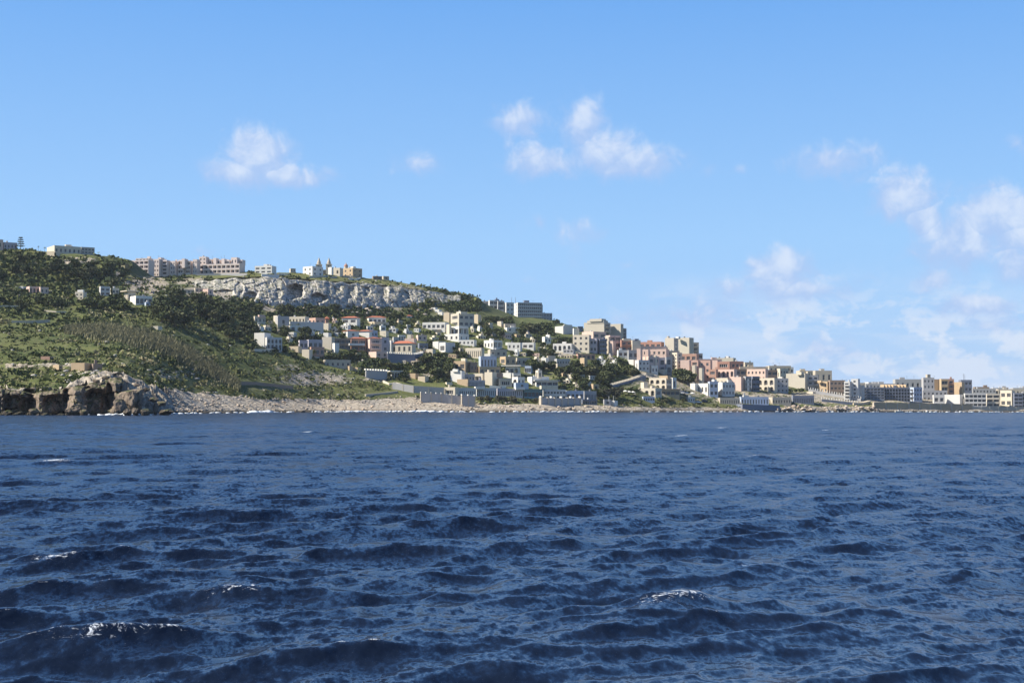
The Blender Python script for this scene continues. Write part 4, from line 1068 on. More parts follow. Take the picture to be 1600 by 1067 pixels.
 ('brick-pink flats with yellow pilasters|in the middle of the right-hand town', 'apartment_block', 'apartments', [(1080, 1083, 1094, 563, 590, 'pink', '0', '3x1W'), (1081, 1085, 1087, 571, 592, 'cream', '0', '0', {'d': -5}), (1092, 1096, 1113, 563.5, 594, 'pink', '0', '3x2w'), (1092, 1094, 1097, 575, 598, 'cream', '0', '0', {'d': -5}), (1108, 1110, 1122, 577, 597, 'terra', '0', '2x1W', {'d': -4})]),
 ('red flats with a large framed window|and a beige rooftop', 'apartment_block', 'apartments', [(1112, 1121, 1124, 563, 585, 'salmon', '2x1w', '0'), (1121, 1127, 1143, 565, 588, 'red', '0', '2x1W'), (1116, 1128, 1150, 559.5, 567, 'beige', '0', '0', {'d': 6}), (1134, 1136, 1141, 556.5, 560.5, 'white', '0', '0', {'d': 7})]),
 ('salmon arcaded flats with round arches|below the large framed window', 'apartment_block', 'apartments', [(1120, 1147, 1150, 577, 600, 'salmon', '2x4r', '0'), (1146, 1148, 1166, 576.5, 596, 'brown', '0', '2x2L')]),
 ('dark red flats with a white-edged roof|right of the large framed window', 'apartment_block', 'apartments', [(1141, 1143, 1162, 564.5, 588, 'red', '0', '2x3W'), (1161, 1164, 1177, 566, 582, 'stone', '0', '2x2w', {'d': 8})]),
 ('plain cream lit block behind the pale blue hotel', 'apartment_block', 'apartments', [(1119, 1137, 1141, 590.5, 606, 'cream', '1x3w', '0'), (1140, 1158, 1161, 589, 610, 'salmon', '0', '0'), (1157, 1162, 1165, 602, 610, 'cream', '0', '1x1r')]),
 ('pale blue and white seafront hotel|with small dark square windows', 'hotel', 'hotel', [(1089, 1106, 1119, 599, 618, 'white', '1x3w', '0'), (1106, 1109, 1122, 596, 620, 'blue', '0', '2x2W'), (1118, 1129, 1148, 597, 619, 'pearl', '0', '2x4w'), (1080, 1086, 1089, 599, 611, 'white', '0', '0'), (1114, 1116, 1120, 593, 599, 'white', '0', '0', ON)]),
 ('salmon flats with a blank lit end wall|left of the cream arched flats', 'apartment_block', 'apartments', [(1167, 1196, 1199, 576.5, 596, 'salmon', '2x5w', '0'), (1196, 1198, 1215, 578, 597, 'brown', '0', '2x2L')]),
 ('dark stepped flats with white stair walls|left of the cream arched flats', 'apartment_block', 'apartments', [(1161, 1165, 1174, 588, 612, 'grey', '0', '3x1L'), (1172, 1176, 1187, 588, 612, 'slate', '0', '3x2L'), (1166, 1168, 1171, 592, 610, 'white', '0', '0', {'d': -4})]),
 ('cream flats with big round arches|facing the sea', 'apartment_block', 'apartments', [(1183, 1210, 1214, 590.5, 613, 'cream', '2x3r', '0'), (1212, 1214, 1232, 591, 614, 'grey', '0', '3x3w'), (1219, 1222, 1224, 589, 600, 'white', '0', '0', {'d': -3})]),
 ('cream upper flats with roof huts|behind the cream arched flats', 'apartment_block', 'apartments', [(1214, 1219, 1232, 576, 595, 'cream', '1x1w', '2x3w'), (1198, 1202, 1216, 575, 582, 'sand', '0', '1x3w', {'d': 8}), (1227, 1229, 1240, 573.5, 585, 'pearl', '0', '1x2W', {'d': 8})]),
 ('large blank beige party wall|of a flat-roofed block beside the road ramp', 'apartment_block', 'apartments', [(1228, 1258, 1261, 583.5, 608, 'beige', '0', '0'), (1246, 1252, 1254, 581, 585, 'cream', '0', '0', ON)]),
 ('grey flats with white balcony fronts|right of the blank party wall', 'apartment_block', 'apartments', [(1259, 1262, 1279, 586, 610, 'grey', '0', '3x2b'), (1258, 1262, 1276, 580, 590, 'stone', '0', '1x3w', {'d': 10})]),
 ('plain stone hillside flats|behind the tan guesthouse', 'apartment_block', 'apartments', [(1270, 1274, 1300, 579, 600, 'stone', '0', '1x3w'), (1244, 1250, 1275, 579, 590, 'sand', '0', '1x5w', {'d': 14}), (1284, 1287, 1300, 586, 600, 'grey', '0', '1x2W', {'d': -4})]),
 ('tan guesthouse with six square windows|above the railed ramp', 'guesthouse', 'guesthouse', [(1276, 1293, 1296, 596, 614, 'tan', '2x3w', '0'), (1281, 1283, 1285, 594.5, 597, 'tan', '0', '0', ON)]),
 ('dark grey-brown flats|between the tan guesthouse and the white hotel', 'apartment_block', 'apartments', [(1294, 1297, 1321, 594, 618, 'brown', '0', '3x4W')]),
 ('bright white hotel with five balcony storeys', 'hotel', 'hotel', [(1319, 1323, 1331, 596, 624, 'pearl', '0', '5x1b'), (1330, 1337, 1344, 592, 624, 'pearl', '5x1w', '5x1w'), (1343, 1344.5, 1349, 602, 624, 'pearl', '0', '0')]),  # whites from here to the right edge are pearl, haze painted into them
 ('blue-grey glazed flats with a white stepped roof|right of the bright white hotel', 'apartment_block', 'apartments', [(1347, 1349, 1382, 605, 624, 'slate', '0', '4x6g'), (1350, 1357, 1368, 597, 607, 'pearl', '0', '1x2W', {'d': 3}), (1366, 1374, 1382, 601, 610, 'pearl', '0', '1x1r', {'d': 2})]),
 ('dark seafront hotel with a grid of balconies|and slanting tan roof fins', 'hotel', 'hotel', [(1379, 1381, 1422, 605.5, 627, 'slate', '0', '4x9c')]),
 ('pale blue block with curved white balconies|right of the dark balcony-grid hotel', 'apartment_block', 'apartments', [(1421, 1428, 1441, 605, 627, 'blue', '3x1b', '3x3w')]),
 ('long grey block with a square roof tower|behind the pale blue block', 'apartment_block', 'apartments', [(1395, 1399, 1446, 592.5, 612, 'grey', '0', '1x6w', {'d': 20}), (1440, 1443, 1460, 590, 627, 'grey', '0', '4x3w', {'d': 10}), (1447, 1449, 1454, 585, 592, 'stone', '0', '0', {'d': 14, 'on': 1})]),
 ('tan flats with a dark roof edge|right of the square roof tower', 'apartment_block', 'apartments', [(1455, 1459, 1470, 592.5, 620, 'tan', '0', '0', {'d': 10}), (1468, 1471, 1482, 592, 622, 'tan', '0', '3x1L', {'d': 8}), (1480, 1482, 1491, 592, 622, 'terra', '0', '4x1b', {'d': 8}), (1440, 1442, 1480, 610, 627, 'grey', '0', '2x6w', {'d': 4})]),
 ('tan slab block with a blank side|left of the grey block with the mast', 'apartment_block', 'apartments', [(1488, 1503, 1507, 597, 622, 'tan', '0', '0', {'d': 6})]),
 ('grey block with a tall radio mast on its roof', 'apartment_block', 'apartments', [(1498, 1502, 1519, 593.5, 622, 'slate', '0', '3x3W', {'d': 14})]),
 ('white house with two wide windows|on the right-hand sea wall', 'house', 'house', [(1457, 1459, 1476, 617, 631, 'pearl', '0', '1x2W')]),
 ('long blank white shed|on the right-hand sea wall', 'shed', 'shed', [(1475, 1500, 1505, 616.5, 634, 'pearl', '0', '0', {'clutter': 0})]),
 ('white three-storey beach hotel|with four bays of balconies', 'hotel', 'hotel', [(1506, 1508, 1541, 614.5, 636, 'pearl', '0', '3x5L'), (1522, 1524, 1540, 609.5, 616, 'pearl', '0', '1x3r', {'d': 4})]),
 ('cream flats with a lit corner pier|next to the white beach hotel', 'apartment_block', 'apartments', [(1540, 1542, 1562, 615, 636, 'cream', '0', '3x2L'), (1540, 1546, 1566, 608.5, 617, 'pearl', '0', '0', {'d': 6})]),
 ('cream block with a large blank wall|near the right edge above the beach', 'apartment_block', 'apartments', [(1563, 1581, 1585, 610, 636, 'cream', '2x2W', '0')]),
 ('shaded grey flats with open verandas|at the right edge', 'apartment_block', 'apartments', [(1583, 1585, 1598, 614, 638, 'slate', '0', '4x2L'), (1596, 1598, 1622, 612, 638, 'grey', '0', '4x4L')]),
 ('distant brown house|above the white beach hotel on the skyline', 'house', 'house', [(1520, 1523, 1546, 604.5, 616, 'brown', '0', '1x4w', {'d': 40})]),
 ('distant grey house|above the cream flats on the skyline', 'house', 'house', [(1548, 1551, 1575, 606, 616, 'grey', '0', '1x4w', {'d': 40})]),
 ('distant grey house at the right edge|highest on the skyline there', 'house', 'house', [(1578, 1583, 1612, 606, 616, 'grey', '0', '1x5w', {'d': 36})]),
 ('peach apartment mass|stepping down behind the salmon flats', 'apartment_block', 'apartments', [(974, 980, 1042, 541, 562, 'salmon', '0', '2x9w', {'d': 12}), (1030, 1036, 1062, 548, 572, 'sand', '0', '3x4w', {'d': 10})]),
 ('peach flats with a double row of windows|behind the brick-pink flats', 'apartment_block', 'apartments', [(1086, 1092, 1128, 561, 584, 'salmon', '0', '2x6w', {'d': 12})]),
 ('sandstone flats with many small windows|behind the salmon flats with the blank end', 'apartment_block', 'apartments', [(1150, 1156, 1200, 573, 596, 'sand', '0', '2x7w', {'d': 14}), (1196, 1202, 1236, 571.5, 592, 'stone', '0', '2x5w', {'d': 18})]),
 ('long grey flats filling the skyline|behind the bright white hotel', 'apartment_block', 'apartments', [(1300, 1306, 1352, 598, 616, 'stone', '0', '2x8w', {'d': 26}), (1348, 1353, 1402, 599.5, 616, 'grey', '0', '2x9w', {'d': 28})]),
 ('hazy grey flats filling the skyline|behind the cream block at the right', 'apartment_block', 'apartments', [(1516, 1520, 1556, 607, 622, 'grey', '0', '2x7w', {'d': 22}), (1554, 1560, 1610, 608, 624, 'stone', '0', '2x9w', {'d': 22})]),
 # --- restaurants and beach buildings, centre right
 ('cream villa with arched windows|above the outdoor restaurant', 'villa', 'villa', [(1014, 1041, 1050, 590.5, 609, 'cream', '2x3r', '2x1g'), (1047, 1051, 1057, 590, 608, 'white', '0', '1x1s'), (1030, 1043, 1046, 587, 592, 'tan', '0', '0', ON)]),
 ('cream restaurant with a dark open front|and parasols beside it', 'restaurant', 'restaurant', [(997, 1024, 1034, 606.5, 620, 'cream', '1x3r', '1x1W'), (1031, 1034, 1062, 608.5, 619, 'tan', '0', '1x4L', dict(roof='slab', over=0.6)), (1002, 1006, 1012, 597.5, 610, 'cream', '0', '0')]),
 ('low blue-grey beach room|below the left end of the restaurant', 'beach_room', 'beach room', [(1003, 1005, 1023, 619.5, 628, 'blue', '0', '1x5W', {'clutter': 0})]),
 ('low pale beach room|left of the parked white car', 'beach_room', 'beach room', [(1072, 1075, 1086, 620.5, 629, 'pearl', '0', '1x3w', {'clutter': 0})]),
 # --- waterfront rows, centre
 ('cream box lido pavilion|at the left end of the bathing houses', 'pavilion', 'pavilion', [(694, 711, 713, 605, 619, 'cream', '1x1W', '0')]),
 ('long row of grey bathing houses|with small dark windows behind the pillared wall', 'bathing_house', 'bathing houses', [(712, 714, 744, 606, 620, 'pearl', '0', '1x9w', {'clutter': 0}), (743, 745, 776, 606, 620, 'pearl', '0', '1x10s', {'clutter': 0}), (741, 743, 758, 604.5, 607, 'white', '0', '0', {'on': 1, 'd': 2, 'clutter': 0})]),
 ('grey bathing house with white upright posts|left of the teal awning', 'bathing_house', 'bathing houses', [(775, 777, 817, 607, 620, 'lilac', '0', '1x12s', {'clutter': 0})]),
 ('lido building under a teal awning|at the centre of the waterfront', 'lido', 'lido', [(816, 819, 848, 609, 623, 'teal', '0', '1x5L', dict(roof='slab', over=1.2)), (803, 806, 820, 606.5, 608, 'white', '0', '0', {'on': 1, 'd': -3, 'clutter': 0})]),
 ('pale grey boathouse row|right of the teal awning', 'boathouse', 'boathouses', [(847, 850, 884, 608.5, 624, 'pearl', '0', '2x7W', {'clutter': 0})]),
 ('blue-grey boathouse with wide openings|between the pale and the ribbed boathouses', 'boathouse', 'boathouse', [(883, 885, 912, 610.5, 626, 'blue', '0', '1x4W', {'clutter': 0})]),
 ('ribbed grey boathouse with a spiky roof edge', 'boathouse', 'boathouse', [(911, 913, 932, 611, 627, 'grey', '0', '1x8s', {'clutter': 1})]),
 ('dark open boat shed|at the water behind the pale rocks', 'boat_shed', 'shed', [(908, 910, 933, 624, 634, 'slate', '0', '1x2L', {'clutter': 0})]),
 ('small grey kiosk with two flagpoles|at the right end of the boathouses', 'kiosk', 'kiosk', [(942, 944, 955, 624, 634, 'grey', '0', '1x1w', {'clutter': 0}), (954, 960, 962, 626, 634.5, 'white', '0', '0', {'clutter': 0})]),
 ('row of grey beach huts|left of the blue-fronted beach huts', 'beach_hut', 'beach huts', [(1122, 1125, 1156, 621.5, 632, 'stone', '0', '1x9s', {'clutter': 0})]),
 ('row of blue-fronted beach huts|above the dark quay', 'beach_hut', 'beach huts', [(1155, 1158, 1201, 620, 633, 'blue', '0', '1x10s', {'clutter': 0}), (1160, 1162, 1170, 617.5, 621, 'pearl', '0', '0', ON)]),
 ('stone boat store with a pale left end|right of the blue-fronted huts', 'boat_store', 'boat store', [(1200, 1207, 1236, 620.5, 633, 'stone', '0', '1x7w', {'clutter': 0})]),
 ('dark slatted shore building|under the road ramp', 'shore_building', 'building', [(1237, 1239, 1272, 618, 632, 'slate', '0', '1x12s', {'clutter': 0}), (1262, 1270, 1272, 612, 617, 'cream', '0', '0', {'d': 4, 'clutter': 0})]),
 # --- lower left village
 ('long low stone farmhouse with one window|on the open slope', 'farmhouse', 'farmhouse', [(505, 508, 548, 562, 575, 'stone', '0', '1x5w', {'clutter': 0})]),
 ('stepped tan wall right of the low farmhouse', 'garden_wall', 'wall', [(542, 546, 552, 572, 579, 'tan', '0', '0', {'clutter': 0}), (550, 559, 561, 574, 580, 'tan', '0', '0', {'clutter': 0})]),
 ('open white pergola hut on posts|beside the crenellated terrace', 'pergola', 'pergola', [(609, 612, 625, 580.5, 590, 'white', '0', '1x3c', dict(roof='slab', over=1.2))]),
 ('sandy stone ramp wall|on the slope right of the pergola', 'ramp_wall', 'wall', [(636, 649, 655, 583.5, 592, 'tan', '0', '0', {'clutter': 0}), (653, 664, 670, 588, 596, 'sand', '0', '0', {'clutter': 0})]),
 ('small white slab roof shelter|above the retaining wall, left of the cream pavilion', 'shelter', 'shelter', [(696, 698, 707, 597, 601.5, 'cream', '0', '0', {'clutter': 0})]),
 ('tan stone farm ruin with a lit long wall|on the cape', 'ruin', 'ruin', [(111, 132, 146, 567, 579, 'tan', '0', '0', {'clutter': 0}), (144, 145.5, 160, 568.5, 578, 'brown', '0', '0', {'clutter': 0})]),
 ('tiny stone hut with a dark doorway|left of the farm ruin', 'hut', 'hut', [(88, 92, 98, 570, 577, 'tan', '0', '1x1W', {'clutter': 0})]),
 ('tiny reddish hut in the green meadow|on the left slope', 'hut', 'hut', [(73, 78, 80, 557, 563, 'terra', '0', '0', {'clutter': 0})]),
 ('tiny cream pump house|above the reed bed', 'hut', 'hut', [(243, 247, 249, 509.5, 515, 'cream', '0', '0', {'clutter': 0})]),
]
LIT = ['pale pink apartment block on the ridge', 'cream stair block with small', 'narrow pale pink apartment block on', 'pinkish-white apartment terrace', 'large cream apartment block on the ridge', 'white two-storey house alone', 'long low cream house with four', 'long white single-storey villa', 'long white bungalow with three', 'cream villa with an orange tiled', 'white house with a long red roof', 'long white house with arched', 'bright white hotel', 'palm-fronted cream villa', 'white villa with a broad flat', 'low bluish-white house', 'red-topped salmon block', 'brick-pink flats with yellow', 'red flats with a large framed', 'salmon terrace with brick-red']
for lab, nm, cat, bl in TOWN:
    if any(lab.startswith(q) for q in LIT):        # these fronts catch the sun
        bl = [tuple(b) + ('0',) * max(0, 8 - len(b)) + ({},) * (len(b) < 9) for b in bl]
        bl = [b[:8] + (dict(b[8], lit=1),) for b in bl]
    building(lab, nm, cat, bl)

def filler_houses():
    """small low houses filling the terraces of the village"""
    g = random.Random(17)
    used, n = set(), 0
    words = dict(white='white', cream='cream', sand='sandy', tan='tan', stone='stone-grey', salmon='pinkish', pearl='pale grey')
    for _ in range(9000):
        if n >= 72:
            break
        x = g.uniform(400, 955); w = g.uniform(7, 17); h = g.uniform(4.0, 7.0)
        lo = np.interp(x, [400, 450, 560, 640, 700, 800, 955], [508, 498, 500, 508, 510, 522, 566])
        hi = np.interp(x, [400, 450, 560, 640, 700, 850, 955], [530, 548, 560, 570, 604, 606, 604])
        y = g.uniform(lo, hi)
        if 655 < x + w / 2 < 702 and y > 556 or 918 < x < 1000 and y > 575:
            continue
        if any(x < q[2] + 1.5 and x + w > q[1] - 1.5 and y - h < q[4] + 1 and y > q[3] - 1 for q in BUILT):
            continue
        best, bd = None, 26
        for head, a, b, t, q in BUILT:
            if len(head.split()) > 9 or head.startswith('small') or 'low ' in head:
                continue
            d = max(a - x - w, 0, x - b) + max(t - y, 0, y - h - q)
            if d < bd:
                best, bd = ('left of' if x + w < a else 'right of' if x > b else 'above' if y < q else 'below') + ' the ' + head, d
        colr = g.choice(['white', 'cream', 'cream', 'sand', 'sand', 'tan', 'stone', 'salmon', 'pearl', 'cream'])
        if not best:
            continue
        lab = f'small {words[colr]} house just {best}'
        if lab in used or len(lab.split()) > 16:
            continue
        used.add(lab)
        lit = g.random() < .45
        pat = f'1x{max(1, round(w / 6))}' + g.choice('wWwr')
        bl = [(x, x + w * g.uniform(.15, .4), x + w, y - h, y, colr, '0', pat, {'lit': 1} if lit else {})]
        if g.random() < .5:
            a = x + w * g.uniform(.1, .5)
            bl.append((a, a + w * .12, a + w * .4, y - h - 3, y - h + 1, colr, '0', '1x1w', {'on': 1, 'd': 3, 'clutter': 0}))
        building(lab, 'house', 'house', bl, 'small village houses')
        n += 1
filler_houses()

# ------------------------------------------------------------------ roof details that belong to buildings already standing
def named(head):
    for o in COL.objects:
        if o.parent is None and str(o.get('label', '')).startswith(head):
            return o

def mast(head, x, y0, y1, D, cross=True):
    root = named(head)
    p0, p1 = world(x, y1, D), world(x, y0, D)
    m = MB(); m.prism(p0 - root.location, p1.z - p0.z, .22, .10, 6)
    if cross:
        m.box(p1 - root.location + Vector((-.9, 0, -1.6)), (1.8, 0, 0), (0, .1, 0), (0, 0, .12))
        m.box(p1 - root.location + Vector((-.6, 0, -.8)), (1.2, 0, 0), (0, .1, 0), (0, 0, .12))
    m.build('mast', [mat_metal()], root)
mast('grey block with a tall radio mast', 1506, 583.5, 594, ground_D(1508, 622) + 18)
mast('large grey-blue hotel', 799.5, 464, 474, 1304, False)
mast('large grey-blue hotel', 805.5, 464, 474, 1304, False)

def roof_fins():
    root = named('dark seafront hotel')
    D = ground_D(1400, 627)
    m0 = None
    for k in range(8):
        x = 1381 + k * 4.9
        p = world(x, 606, D + 1.5) - root.location
        if m0 is None:
            m = MB(); d = 4.9 * D / F
            m.poly([(0, 0, 0), (d * .95, 0, 0), (d * .95, 6, 0), (0, 6, 0)][::-1])
            m.poly([(0, 0, 0), (d * .95, 0, 0), (0, 0, 2.2)])
            m.poly([(0, 6, 0), (0, 6, 2.2), (d * .95, 6, 0)])
            m.poly([(0, 0, 2.2), (d * .95, 0, 0), (d * .95, 6, 0), (0, 6, 2.2)])
            m.poly([(0, 0, 0), (0, 0, 2.2), (0, 6, 2.2), (0, 6, 0)])
            m0 = m.mesh('roof_fin', [mat_wall('tan')])
        o = link('roof_fin', m0, root, p); o.rotation_euler = (0, 0, R(8))
roof_fins()

# ------------------------------------------------------------------ the church behind the ridge houses
def church():
    D = 1092; k = D / F
    root = link('church', None, None, world(513, 430, D))
    off = root.location
    wm, dk = mat_wall('stone'), mat_wall('lilac')
    m = MB(); p = world(490, 430, D) - off; H = 8.5 * k
    m.box(p - Vector((0, 0, 4)), (57 * k, 0, 0), (0, 16, 0), (0, 0, H + 4)); m.build('nave', [wm], root)
    for x, w, yt, ya in ((497.6, 8.5, 414, 401.5), (513.2, 8.0, 413.5, 402)):
        t = MB(); b = world(x - w / 2, 430, D - 4) - off; h = (430 - yt) * k
        t.box(b - Vector((0, 0, 3)), (w * k, 0, 0), (0, w * k, 0), (0, 0, h + 3))
        t.box(b + Vector((-.3, -.3, h)), (w * k + .6, 0, 0), (0, w * k + .6, 0), (0, 0, .5))
        tw = t.build('bell_tower', [wm], root)
        s = MB(); c = b + Vector((w * k / 2, w * k / 2, h + .5)); hs = (yt - ya) * k - .5
        s.prism(c, hs * .22, w * k * .42, w * k * .36, 8); s.prism(c + Vector((0, 0, hs * .22)), hs * .78, w * k * .40, .05, 8, cap=False)
        s.build('spire', [wm], root)
        g = link('window', WIN[1], root, b + Vector((w * k / 2, -.03, h * .82))); g.scale = (1.0, 1, 1.8)
    d = MB(); c = world(540.5, 430, D + 6) - off; r = 3.0 * k
    d.prism(c - Vector((0, 0, 2)), 2 + 13.5 * k, r * 1.02, r * 1.02, 12); d.build('drum', [wm], root)
    q = MB(); z0 = 13.5 * k; n = 5
    for i in range(n):
        a0, a1 = math.pi / 2 * i / n, math.pi / 2 * (i + 1) / n
        q.prism(c + Vector((0, 0, z0 + 4.2 * k * math.sin(a0))), 4.2 * k * (math.sin(a1) - math.sin(a0)), r * 1.1 * math.cos(a0), max(r * 1.1 * math.cos(a1), .25), 12, cap=(i == n - 1))
    q.build('dome', [mat_wall('red')], root)
    l = MB(); l.prism(c + Vector((0, 0, z0 + 4.1 * k)), 1.3 * k, .45, .3, 8); l.prism(c + Vector((0, 0, z0 + 5.4 * k)), .9, .3, .02, 8, cap=False); l.build('lantern', [wm], root)
    tag(root, 'stone church with twin pointed spires and a reddish dome behind the ridge houses', 'church')
    BUILT.append(('twin-spired church', 492, 545, 402, 430))
church()

# ------------------------------------------------------------------ walls, quays and rails
def wall_line(label, name, cat, pts, h, t, colr, post=None, merlon=None, panel=9.0, cap=False):
    """wall along ground pixels; panels, posts and merlons are parts"""
    root = link(name, None, None, ground(*pts[0]))
    off = root.location
    wm = mat_wall(colr)
    z = Vector((0, 0, 1))
    shared = {}
    for (x0, y0), (x1, y1) in zip(pts[:-1], pts[1:]):
        a, b = ground(x0, y0) - off, ground(x1, y1) - off
        L = (Vector((b.x, b.y, 0)) - Vector((a.x, a.y, 0))).length
        n = max(1, round(L / panel))
        for i in range(n):
            p, q = a.lerp(b, i / n), a.lerp(b, (i + 1) / n)
            u = q - p; uh = Vector((u.x, u.y, 0)).normalized(); nn = Vector((-uh.y, uh.x, 0)) * t
            m = MB(); m.box(p - z * 2, u, nn, z * (h + 2))
            if cap:
                m.box(p + z * (h + .01) - nn * .15, u, nn * 1.3, z * .25)
            m.build('wall_panel', [wm], root)
        yaw = math.atan2((b - a).y, (b - a).x)
        for kind, sp, w, hh, colr2 in ([('post',) + post] if post else []) + ([('merlon',) + merlon] if merlon else []):
            key = (kind, w, hh)
            if key not in shared:
                m = MB(); m.box((-w / 2, -w * .3, 0), (w, 0, 0), (0, w + t, 0), (0, 0, hh))
                shared[key] = m.mesh(kind, [mat_wall(colr2)])
            cnt = max(1, int(L / sp))
            for i in range(cnt + 1):
                p = a.lerp(b, i / cnt) + (z * (h + .01 + (.25 if cap else 0)) if kind == 'merlon' else -z * .5)
                o = link(kind, shared[key], root, p); o.rotation_euler = (0, 0, yaw)
    tag(root, label, cat)
    xs = [p[0] for p in pts]; ys = [p[1] for p in pts]
    BUILT.append((label.split(' along')[0].split(' under')[0].split(' below')[0], min(xs), max(xs), min(ys) - h * 3, max(ys)))

wall_line('low grey boundary wall along the ridge under the cream apartments', 'boundary_wall', 'wall', [(306, 431), (345, 430.5), (386, 430)], 1.3, .5, 'grey')
wall_line('low white garden wall on the ridge right of the lone white house', 'garden_wall', 'wall', [(432, 429), (453, 430.5)], 1.0, .5, 'white')
wall_line('high dark terrace wall with a white balustrade below the orange-roofed villa', 'terrace_wall', 'wall', [(606, 566), (648, 568), (661, 565)], 4.9, .8, 'slate', merlon=(1.3, .5, 1.0, 'white'), cap=True)
wall_line('grey terrace wall with white merlons left of the pergola', 'terrace_wall', 'wall', [(572, 590), (605, 591.5)], 4.2, .8, 'grey', merlon=(1.6, .8, .8, 'white'))
wall_line('low pale terrace wall below the pergola', 'stair_wall', 'wall', [(598, 597), (608, 602), (618, 600), (626, 602)], 1.0, .8, 'cream')
wall_line('long grey retaining wall left of the cream lido pavilion', 'retaining_wall', 'wall', [(613, 609), (646, 614), (694, 617)], 3.9, .8, 'grey', post=(6.0, .4, 4.2, 'stone'))
wall_line('pillared sea wall with white balls below the grey bathing houses', 'sea_wall', 'wall', [(658, 627), (690, 628.5), (722, 632)], 4.4, .8, 'grey', post=(5.0, .6, 5.3, 'stone'), merlon=(2.6, .6, .6, 'white'))
wall_line('tall ribbed corner of the sea wall with upright piers beside the pale rocks', 'sea_wall', 'wall', [(722, 633), (742, 634)], 5.2, .9, 'grey', post=(2.6, .5, 5.5, 'stone'), merlon=(3.2, .6, .6, 'white'))
wall_line('grey buttressed sea wall below the pale boathouse row', 'sea_wall', 'wall', [(846, 634), (878, 634.5), (907, 634)], 4.4, .9, 'grey', post=(4.2, 1.0, 5.2, 'stone'), merlon=(7.0, .7, .9, 'white'))
wall_line('dark ramp wall with pale merlons climbing to the right below the wood', 'ramp_wall', 'wall', [(956, 606), (985, 598), (1009, 589.5)], 1.5, .7, 'slate', merlon=(2.2, .8, 1.1, 'cream'))
wall_line('pale curved road wall above the merlon ramp wall', 'road_wall', 'wall', [(1000, 583), (1010, 586), (1022, 587)], 1.6, .8, 'sand')
wall_line('upper white-railed road wall of the ramp below the tan guesthouse', 'railing_wall', 'wall', [(1263, 612), (1300, 619), (1345, 627)], 1.8, .5, 'grey', merlon=(1.5, .35, 1.4, 'white'))
wall_line('lower white-railed road wall of the ramp above the boulders', 'railing_wall', 'wall', [(1284, 628), (1312, 631), (1340, 634)], 1.8, .5, 'slate', merlon=(1.5, .35, 1.4, 'white'))
wall_line('pale quay ramp running down left of the right-hand sea wall', 'quay_ramp', 'ramp', [(1334, 634), (1350, 633), (1362, 630)], 1.8, 3.0, 'sand')
wall_line('long tan sea wall with upright piers below the balcony-grid hotel', 'sea_wall', 'wall', [(1366, 638), (1420, 639), (1470, 640), (1520, 641)], 4.0, .9, 'tan', post=(6.5, .8, 4.2, 'stone'))
wall_line('dark stone quay at the waterline below the blue-fronted beach huts', 'quay', 'quay', [(1160, 640), (1190, 641), (1219, 642)], 3.4, 6.0, 'slate')
wall_line('low beach wall with pale panels at the right edge', 'beach_wall', 'wall', [(1520, 641), (1560, 641), (1602, 641)], 2.4, .8, 'stone', post=(5.0, .6, 2.8, 'cream'))
wall_line('dark rubble field wall across the meadow left of the low farmhouse', 'field_wall', 'wall', [(372, 601), (400, 602), (430, 605), (458, 608)], 1.6, .9, 'brown', panel=4)
wall_line('low rubble field wall just above the rock shelf', 'field_wall', 'wall', [(572, 619), (596, 617), (622, 614)], 1.1, .9, 'stone', panel=4)
wall_line('grey field wall on the left slope below the hilltop wood', 'field_wall', 'wall', [(18, 505), (48, 505), (78, 503)], 1.2, .7, 'stone', panel=4)
wall_line('pale track wall beneath the trees of the low pinkish villa', 'field_wall', 'wall', [(68, 487), (88, 489), (104, 489)], .9, .7, 'stone', panel=4)
wall_line('short field wall at the left edge of the meadow', 'field_wall', 'wall', [(-4, 480), (16, 480), (34, 480)], .9, .7, 'stone', panel=4)

def garden_walls():
    g = random.Random(5)
    for lab, nm, cat, bl in TOWN:
        f = bl[0]
        x0, x1, yb = min(b[0] for b in bl), max(b[2] for b in bl), max(b[4] for b in bl)
        if cat not in ('house', 'villa', 'hall') or not 390 < x0 < 960 or yb > 608:
            continue
        w = (x1 - x0) * g.uniform(.5, 1.0); a = x0 + g.uniform(-.2, .5) * (x1 - x0); y = yb + g.uniform(2.5, 5.0)
        if any(q[1] - 1 < a + w / 2 < q[2] + 1 and q[3] < y < q[4] + 1 for q in BUILT):
            continue
        head = lab.split('|')[0].strip()
        if len(head.split()) > 9:
            continue
        wall_line(f'low pale garden wall below the {head}', 'garden_wall', 'wall', [(a, y), (a + w * .55, y + g.uniform(-.8, 1.2)), (a + w, y + g.uniform(-1.5, 1.5))], g.uniform(.9, 2.0), .5, g.choice(['white', 'cream', 'sand', 'stone', 'white']))
        BUILT.pop()
garden_walls()

# ------------------------------------------------------------------ rocks
def rock_mesh(seed, flat=1.0):
    rg = random.Random(seed)
    bm = bmesh.new()
    for _ in range(26):
        v = Vector((rg.gauss(0, 1), rg.gauss(0, 1), rg.gauss(0, 1))).normalized()
        v = Vector((v.x * rg.uniform(.75, 1), v.y * rg.uniform(.75, 1), v.z * rg.uniform(.7, 1) * flat))
        bm.verts.new(v * .5)
    bmesh.ops.convex_hull(bm, input=bm.verts)
    bmesh.ops.delete(bm, geom=[v for v in bm.verts if not v.link_faces], context='VERTS')
    bmesh.ops.triangulate(bm, faces=bm.faces)
    bmesh.ops.subdivide_edges(bm, edges=bm.edges, cuts=1, use_grid_fill=True)
    for v in bm.verts:
        v.co += Vector((rg.uniform(-1, 1), rg.uniform(-1, 1), rg.uniform(-1, 1))) * .035
    me = bpy.data.meshes.new('rock'); bm.to_mesh(me); bm.free()
    return me
ROCKS = {}
